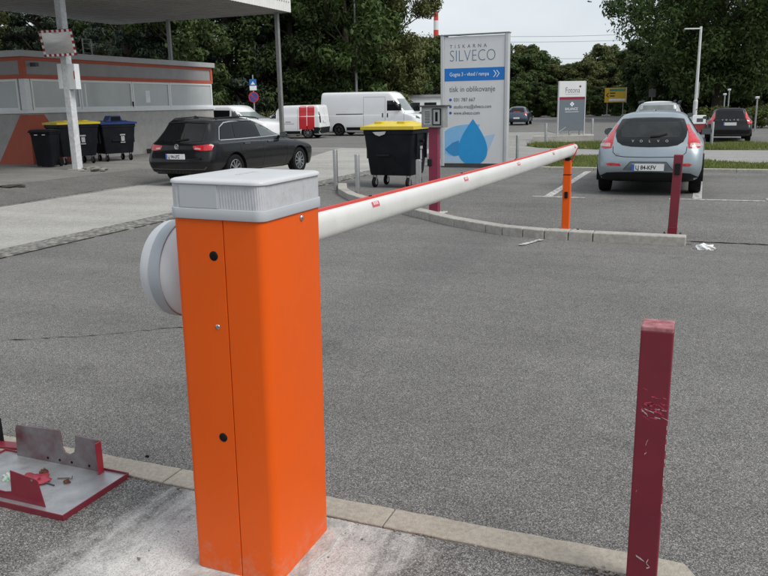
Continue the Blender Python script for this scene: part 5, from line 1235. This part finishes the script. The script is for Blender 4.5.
kg.mirror(3.0, 1.15, .9, BLACKP)
wc = Car('people_carrier', (-22.15, 31.2, gz(31.2)+.003), R(-90), 'white people carrier half hidden behind the black estate car', None, van_rings(4.4, 1.84, 1.82, 1.05, 3.55, 2.7), WHITE, (.8, 3.5), .33, .9, cat='car')
wc.patch('side_window', [(.45, 1.15), (.5, 1.55), (1.4, 1.6), (1.4, 1.15)], 's', GLASS, .005, .1, side=1); wc.patch('side_window', [(1.5, 1.15), (1.5, 1.6), (2.4, 1.58), (2.4, 1.15)], 's', GLASS, .005, .1, side=1)
wc.patch('side_window', [(2.5, 1.15), (2.5, 1.57), (2.75, 1.52), (3.4, 1.15)], 's', GLASSL, .005, .1, side=1); wc.patch('windscreen', [(-.7, 1.5), (.7, 1.5), (.8, 1.2), (-.8, 1.2)], 'f', MATS['pale_glass'], .005, .1)
wc.mirror(3.1, 1.2, .9, WHITE)
gc = Car('parked_car', (-16.9, 55.2, gz(55)+.002), R(80), 'grey hatchback in front of the white site cabin', None, hr, SILV, (.78, 3.4), .31, .86)
for sgn in (1, -1): gc.patch('side_window', [(.95, 1.02), (1.2, 1.27), (2.1, 1.30), (2.75, 1.03)], 's', GLASS, .004, .12, side=sgn)

# ================================================================== TREES
LEAFD = leafmat('leaf_dark', (.014, .027, .010), (.072, .105, .034)); LEAFM = leafmat('leaf_mid', (.015, .036, .011), (.082, .125, .036)); LEAFO = leafmat('leaf_olive', (.028, .036, .013), (.13, .145, .05))
LEAFC = leafmat('needle_dark', (.012, .021, .015), (.056, .078, .052), .1); LEAFH = leafmat('leaf_hedge', (.020, .036, .008), (.10, .125, .032))
def leaves_mesh(name, centres, radii, per, size, seed, droop=.25, flat=.75):
    r = np.random.default_rng(seed); C = np.repeat(np.array(centres), per, 0); Rr = np.repeat(np.array(radii), per)
    n = len(C); d = r.normal(size=(n, 3)); d /= np.linalg.norm(d, axis=1)[:, None]
    rad = Rr*(r.random(n)**.42)*r.uniform(.75, 1.15, n)
    P = C + d*rad[:, None]*np.array([1, 1, flat])
    nrm = d + r.normal(scale=.55, size=(n, 3)) + np.array([0, 0, .35]); nrm /= np.linalg.norm(nrm, axis=1)[:, None]
    t = np.cross(nrm, r.normal(size=(n, 3))); t /= np.linalg.norm(t, axis=1)[:, None]; b = np.cross(nrm, t)
    s = size*r.uniform(.55, 1.35, n)[:, None]
    V = np.stack([P - t*s, P - b*s*.42 + nrm*s*.12, P + t*s - np.array([0, 0, 1])*s*droop, P + b*s*.42 + nrm*s*.12], 1).reshape(-1, 3)
    me = bpy.data.meshes.new(name); me.vertices.add(n*4); me.vertices.foreach_set('co', V.ravel())
    me.loops.add(n*4); me.loops.foreach_set('vertex_index', np.arange(n*4)); me.polygons.add(n)
    me.polygons.foreach_set('loop_start', np.arange(n)*4); me.polygons.foreach_set('loop_total', np.full(n, 4)); me.update(); me.validate(); return me
def tree_proto(seed, H, z0, rx, kind, per, nclump, size):
    """returns (trunk mesh, crown mesh): tapered trunk with limbs, leaf clumps hung on limb ends through an uneven envelope"""
    r = np.random.default_rng(seed); C, Rd = [], []; mb = MB()
    bend = r.uniform(-.3, .3, 2); th = H*.82
    tp = [(bend[0]*t*t, bend[1]*t*t, th*t) for t in np.linspace(0, 1, 7)]; tr = .028*H
    mb.tube(tp, [tr*(1-.85*t) for t in np.linspace(0, 1, 7)], 9)
    k = 0
    while len(C) < nclump:
        if kind == 'spruce':
            t = r.random()**1.3; z = z0+(H-z0)*t; rmax = rx*(1-t)**.85+.15; a = r.uniform(0, 2*math.pi); q = rmax*math.sqrt(r.uniform(.15, 1)); cr_ = .35+.55*(1-t)
        else:
            t = r.uniform(0, 1); z = z0+(H-z0)*t
            rmax = rx*(math.sin(math.pi*(t*.86+.10))**.6)*(1+.22*math.sin(5*t+seed))
            a = r.uniform(0, 2*math.pi); rmax *= 1+.24*math.sin(3*a+seed*1.7+t*4); q = rmax*r.random()**.45; cr_ = r.uniform(.55, 1.25)*rx/4.2
        c = (q*math.cos(a), q*math.sin(a), z); C.append(c); Rd.append(cr_)
        if len(C) % 3 == 0:
            zb = max(.18*H, z - q*r.uniform(.35, .8)); zb = min(zb, th*.93); f = zb/th; b0 = Vector((bend[0]*f*f, bend[1]*f*f, zb)); e = Vector(c)
            m1 = b0.lerp(e, .5)+Vector((0, 0, -.06*q)); rr = tr*(1-.8*f)*.42
            mb.tube([b0, m1, e], [rr, rr*.6, rr*.15], 5)
    return mb.me('trunk'), leaves_mesh('crown', C, Rd, per, size, seed, .3 if kind != 'spruce' else .55, .78 if kind != 'spruce' else .45)
PRO = {}
for k, a in {'round_a': (3, 15, 1.6, 5.0, 'round', 300, 130, .17), 'round_b': (5, 14, 1.2, 4.2, 'round', 300, 120, .17), 'tall': (8, 17, 1.4, 4.0, 'round', 300, 130, .17),
             'spruce': (13, 17, .8, 3.6, 'spruce', 200, 180, .13), 'small': (17, 8.6, .4, 3.4, 'round', 260, 85, .20), 'big': (23, 17, 2.3, 7.4, 'round', 320, 230, .18)}.items(): PRO[k] = tree_proto(*a)
def tree(kind, x, y, s, rot, m, label, group=None, sz=None, cat='tree', name='tree'):
    o = empty(name, (x, y, gz(y)), rot, label, cat, group); o.scale = (s, s, sz or s)
    t = bpy.data.objects.new('trunk', PRO[kind][0]); c = bpy.data.objects.new('crown', PRO[kind][1])
    for q, mm in ((t, BARK), (c, m)):
        col.objects.link(q); q.parent = o
        if not q.data.materials: q.data.materials.append(mm)
        q.material_slots[0].link = 'OBJECT'; q.material_slots[0].material = mm
    return o
def px(x, D):
    """ground point at depth D in the photo column x"""
    lx = (x-384)/FPX*D; dv = _f*1.0; d = Vector((_f.x, _f.y)).normalized(); rgt = Vector((d.y, -d.x)); q = d*D + rgt*lx; return q.x, q.y
GL_ = 'dark trees behind the vans and the service building'
for k, (x, D, kind, s, m, lab) in enumerate((
    (-35, 56, 'round_a', 1.0, LEAFO, 'olive brown tree at the far end of the dark tree row, behind the service building'),
    (12, 66, 'round_b', 1.05, LEAFD, None), (62, 60, 'spruce', 1.05, LEAFC, None), (112, 64, 'tall', 1.0, LEAFD, None),
    (140, 54, 'spruce', .95, LEAFC, 'dark spruce rising just behind the service building roof'), (182, 60, 'spruce', 1.1, LEAFC, None), (205, 54, 'round_b', .95, LEAFD, None),
    (240, 57, 'spruce', 1.0, LEAFC, 'dark spruce beside the no parking sign'), (262, 63, 'tall', 1.05, LEAFD, None), (300, 58, 'round_a', .95, LEAFD, 'dark round crowned tree above the striped delivery van'),
    (335, 64, 'tall', 1.0, LEAFD, None), (352, 58, 'round_b', 1.1, LEAFM, 'mid green tree directly behind the tall street lamp'), (388, 60, 'round_a', .84, LEAFO, 'olive green tree standing next to the striped chimney, last of the dark row'),
    (5, 78, 'round_a', 1.15, LEAFD, None), (95, 80, 'round_b', 1.2, LEAFD, None), (-20, 70, 'tall', 1.0, LEAFD, None), (170, 76, 'round_a', 1.1, LEAFD, None),
    (425, 72, 'small', .78, LEAFM, 'low leafy tree behind the white site cabin'))):
    x_, y_ = px(x, D); tree(kind, x_, y_, s, k*1.3, m, lab or ('dark spruce inside the tree row behind the service building' if kind == 'spruce' else 'dark leafy tree inside the tree row behind the vans'), GL_)
for k in range(26):     # dense understorey closing the row at the bottom
    x_, y_ = px(-30 + k*18.5 + random.uniform(-8, 8), random.uniform(60, 70)); tree('small', x_, y_, random.uniform(.55, .8), k*2.1, LEAFD if k % 3 else LEAFM, 'dark shrub in the understorey of the tree row', 'understorey shrubs of the dark tree row', cat='shrub', name='shrub')
for k in range(16):
    x_, y_ = px(498 + k*9 + random.uniform(-4, 4), random.uniform(98, 108)); s = (.98 if k < 5 else .84 if k < 7 else .72 if k < 10 else .9)*random.uniform(.92, 1.08)
    tree('small', x_, y_, s, k*1.7, (LEAFM, LEAFO, LEAFD, LEAFO)[k % 4], 'bushy tree in the hedge row across the far road', 'hedge row trees across the far road', s*random.uniform(.82, 1.12))
for k in range(16):
    x_, y_ = px(470 + k*16 + random.uniform(-5, 5), random.uniform(88, 93)); tree('small', x_, y_, random.uniform(.36, .5), k*1.1, (LEAFD, LEAFM)[k % 2], 'low shrub at the foot of the hedge row across the road', 'low shrubs across the far road', cat='shrub', name='shrub')
for x, D, kind, s, m, lab in ((712, 66, 'big', 1.0, LEAFM, 'huge spreading dark green tree behind the parked estate cars'), (792, 74, 'big', .8, LEAFD, 'large dark tree reaching in behind the spreading tree, above the clipped hedge'), (648, 82, 'small', 1.02, LEAFD, 'dark bushy tree between the yellow direction board and the spreading tree'), (690, 80, 'round_b', .8, LEAFD, 'dark tree behind the white lamp post, below the spreading crown'), (745, 84, 'round_b', .8, LEAFD, 'dark tree seen low behind the clipped hedge')):
    x_, y_ = px(x, D); tree(kind, x_, y_, s, x*.1, m, lab)
for k in range(9):
    x_, y_ = px(658 + k*15, random.uniform(70, 76)); tree('small', x_, y_, random.uniform(.5, .66), k*1.9, LEAFD, 'dark shrub growing under the spreading tree', 'shrubs under the spreading tree', cat='shrub', name='shrub')
# unseen trees added off camera to darken reflections in glass, mirror and paintwork
for k, (x_, y_) in enumerate(((-34, -24), (-24, -30), (-14, -27), (-5, -33), (5, -29), (15, -32), (26, -26), (33, -16), (36, -6), (38, 4), (37, 14), (40, 24), (41, 34))):
    tree(('round_a', 'round_b', 'tall')[k % 3], x_, y_, .75, k*1.7, LEAFM if k % 2 else LEAFD, 'unseen leafy tree added off camera to darken reflections', 'unseen trees added for reflections')
# clipped hedge
a, b = Vector(px(697, 46)), Vector(px(800, 47)); C = []
for k in range(240):
    q = a.lerp(b, random.random()); C.append((q.x-a.x+random.uniform(-.4, .4), q.y-a.y+random.uniform(-.5, .5), random.uniform(.12, 1.12+.12*math.sin(q.x*2.2))))
h_ = link('hedge', leaves_mesh('hedge', C, [.28]*len(C), 70, .075, 77), LEAFH); h_.location = (a.x, a.y, gz(45)); tag(h_, 'low clipped green hedge behind the black estate car', 'hedge')
a, b = Vector(px(262, 47)), Vector(px(300, 48)); C = [(a.lerp(b, random.random()).x-a.x+random.uniform(-.5, .5), a.lerp(b, random.random()).y-a.y, random.uniform(.1, 1.35)) for k in range(70)]
h_ = link('hedge', leaves_mesh('hedge', C, [.32]*len(C), 60, .09, 79), LEAFO); h_.location = (a.x, a.y, gz(45)); tag(h_, 'loose low hedge between the no parking sign and the delivery van', 'hedge')

# ================================================================== STREET FURNITURE BEYOND
x_, y_ = px(361, 56); p = empty('street_lamp', (x_, y_, gz(y_)), R(20), 'tall thin dark street lamp standing against the trees behind the vans', 'street lamp')
MB().tube([(0, 0, 0), (0, 0, 4), (0, 0, 9.15)], [.11, .09, .06], 10).obj('mast', mat('lamp_mast', (.24, .245, .25), .5, metal=.3), p); MB().tube([(0, 0, 9.1), (-.5, 0, 9.2)], .025, 6).obj('arm', MATS['lamp_mast'], p); MB().box(-.85, -.35, -.09, .09, 9.15, 9.24).obj('lamp_head', ALU, p, bevel=.02)
x_, y_ = px(691, 52); p = empty('street_lamp', (x_, y_, gz(y_)), R(22), 'white street lamp post with a short flat arm in front of the spreading tree', 'street lamp')
MB().tube([(0, 0, 0), (0, 0, 1.6), (0, 0, 1.7), (0, 0, 6.25)], [.14, .14, .10, .075], 10).obj('mast', mat('white_mast', (.60, .61, .60), .5, var=.1, vs=3), p); MB().box(-1.05, .0, -.07, .07, 6.08, 6.16).obj('lamp_arm', MATS['white_mast'], p, bevel=.02); MB().box(.07, .16, -.05, .05, 1.8, 2.8).obj('cable_box', GALV, p)
x_, y_ = px(694, 40); p = empty('control_cabinet', (x_, y_, gz(y_)), R(22), 'white and dark red roadside cabinet behind the silver blue hatchback', 'cabinet')
MB().box(-.32, .32, -.2, .2, 0, .52).obj('lower_body', mat('dark_red', (.24, .02, .03), .5), p, bevel=.01); c_ = MB().box(-.34, .34, -.22, .22, .525, .95).obj('upper_body', FRW, p, bevel=.015); MB().box(-.12, .2, -.226, -.218, .62, .80).obj('display', INKG, c_)
def slim(x, D, h, label, two=False):
    x_, y_ = px(x, D); p = empty('slim_pole', (x_, y_, gz(y_)), R(22), label, 'pole', 'slim poles by the clipped hedge')
    MB().tube([(0, 0, 0), (0, 0, h)], .045, 8).obj('mast', GALV, p); MB().box(-.11, .09, -.06, .06, h-.02, h+.10).obj('head', ALU, p, bevel=.02)
slim(719, 50, 1.95, 'slim grey pole with a small white head beside the hedge end'); slim(723, 53, 2.25, 'taller slim grey pole just behind the hedge end'); slim(751, 42, 1.72, 'slim pole with pale head in front of the clipped hedge')
x_, y_ = px(648, 70); p = empty('road_sign', (x_, y_, gz(y_)), R(30), 'small grey road sign seen from behind near the yellow direction board', 'road sign'); MB().tube([(0, 0, 0), (0, 0, 2.7)], .035, 6).obj('post', GALV, p); MB().box(-.32, .32, -.05, -.03, 1.95, 2.65).obj('plate', POSTG, p, bevel=.005)
# bollard chain
mb = MB(); A_, B_ = Vector((-6.35, 34.3, .62-.22)), Vector((-5.85, 36.4, .4))
pts = [A_.lerp(B_, t)-Vector((0, 0, .18*math.sin(math.pi*t))) for t in np.linspace(0, 1, 9)]
tag(mb.tube(pts, .014, 5).obj('bollard_chain', GALV), 'thin chain hanging between the grey bollard and the board sign', 'chain')
# cabin, teal sign
x_, y_ = px(432, 60); p = empty('site_cabin', (x_, y_, gz(y_)), R(22), 'low white flat roofed cabin with a dark window behind the intercom', 'cabin')
MB().box(-1.75, 2.2, 0, 2.4, 0, 2.25).obj('wall', FRW, p); MB().box(-1.9, 2.35, -.15, 2.5, 2.25, 2.42).obj('roof', BAND, p); w_ = MB().box(-1.45, -.75, -.03, .0, 1.25, 1.85).obj('window', BLACKP, p); MB().box(-1.40, -.80, -.04, -.03, 1.3, 1.8).obj('pane', GLASS, w_); MB().box(.9, 1.7, -.03, 0, .1, 2.0).obj('door', ALU, p); MB().box(-.4, .5, -.03, 0, 1.25, 1.85).obj('window', BLACKP, p)
x_, y_ = px(418.5, 66); p = empty('totem_board', (x_, y_, gz(y_)), R(20), 'narrow teal and white sign board rising behind the white cabin', 'sign')
MB().box(-.08, .08, 0, .06, 0, 2.3).obj('post', GALV, p); MB().box(-.38, -.08, -.03, 0, 2.1, 3.25).obj('white_panel', SIGNT, p); MB().box(-.08, .40, -.03, 0, 2.1, 3.2).obj('teal_panel', mat('teal', (.02, .28, .36), .5), p)
# chimney
x_, y_ = px(438.3, 300); p = empty('chimney_stack', (x_, y_, gz(y_)), 0, 'distant tall chimney with red and white bands', 'chimney')
CR_, CW_ = mat('stack_red', (.50, .05, .035), .8), mat('stack_white', (.62, .62, .62), .8)
zz = 34.6; k = 0
while zz > .1:
    z1 = max(0, zz-3.3); r0, r1 = .78+.014*(37-zz), .78+.014*(37-z1); MB().lathe([(r1, z1), (r0, zz)], n=16).obj('band', CR_ if k % 2 == 0 else CW_, p); zz = z1; k += 1
# overhead cables
for k, (D, za, zb) in enumerate(((120, 11.7, 12.4), (122, 11.1, 11.7), (124, 9.1, 8.9))):
    a, b = px(380, D), px(800, D); mb = MB(); pts = [(a[0]+(b[0]-a[0])*t, a[1]+(b[1]-a[1])*t, za+(zb-za)*t-1.2*math.sin(math.pi*t)) for t in np.linspace(0, 1, 17)]
    tag(mb.tube(pts, .022, 4).obj('overhead_cable', INKG), ('upper thin overhead cable crossing the pale sky', 'middle thin overhead cable crossing the pale sky', 'lowest thin overhead cable just above the hedge row')[k], 'cable')
# bird
x_, y_ = px(583, 60); mb = MB()
for s in (-1, 1): mb.add([(0, .05, 0), (s*.13, .03, .05), (s*.27, -.05, .01), (s*.12, -.06, .04), (0, -.06, 0)], [(0, 1, 3, 4), (1, 2, 3)]); mb.add([(0, .05, -.012), (s*.13, .03, .038), (s*.27, -.05, -.002), (s*.12, -.06, .028), (0, -.06, -.012)], [(4, 3, 1, 0), (3, 2, 1)])
mb.tube([(0, .16, .0), (0, .10, .01), (0, 0, 0), (0, -.12, 0), (0, -.22, 0)], [.012, .032, .05, .03, .035], 8)
bd = mb.obj('bird', mat('feather_dark', (.03, .03, .032), .8)); bd.location = (x_, y_, 8.6); bd.rotation_euler = (R(10), R(8), R(70)); tag(bd, 'small dark bird flying in the pale sky', 'bird')
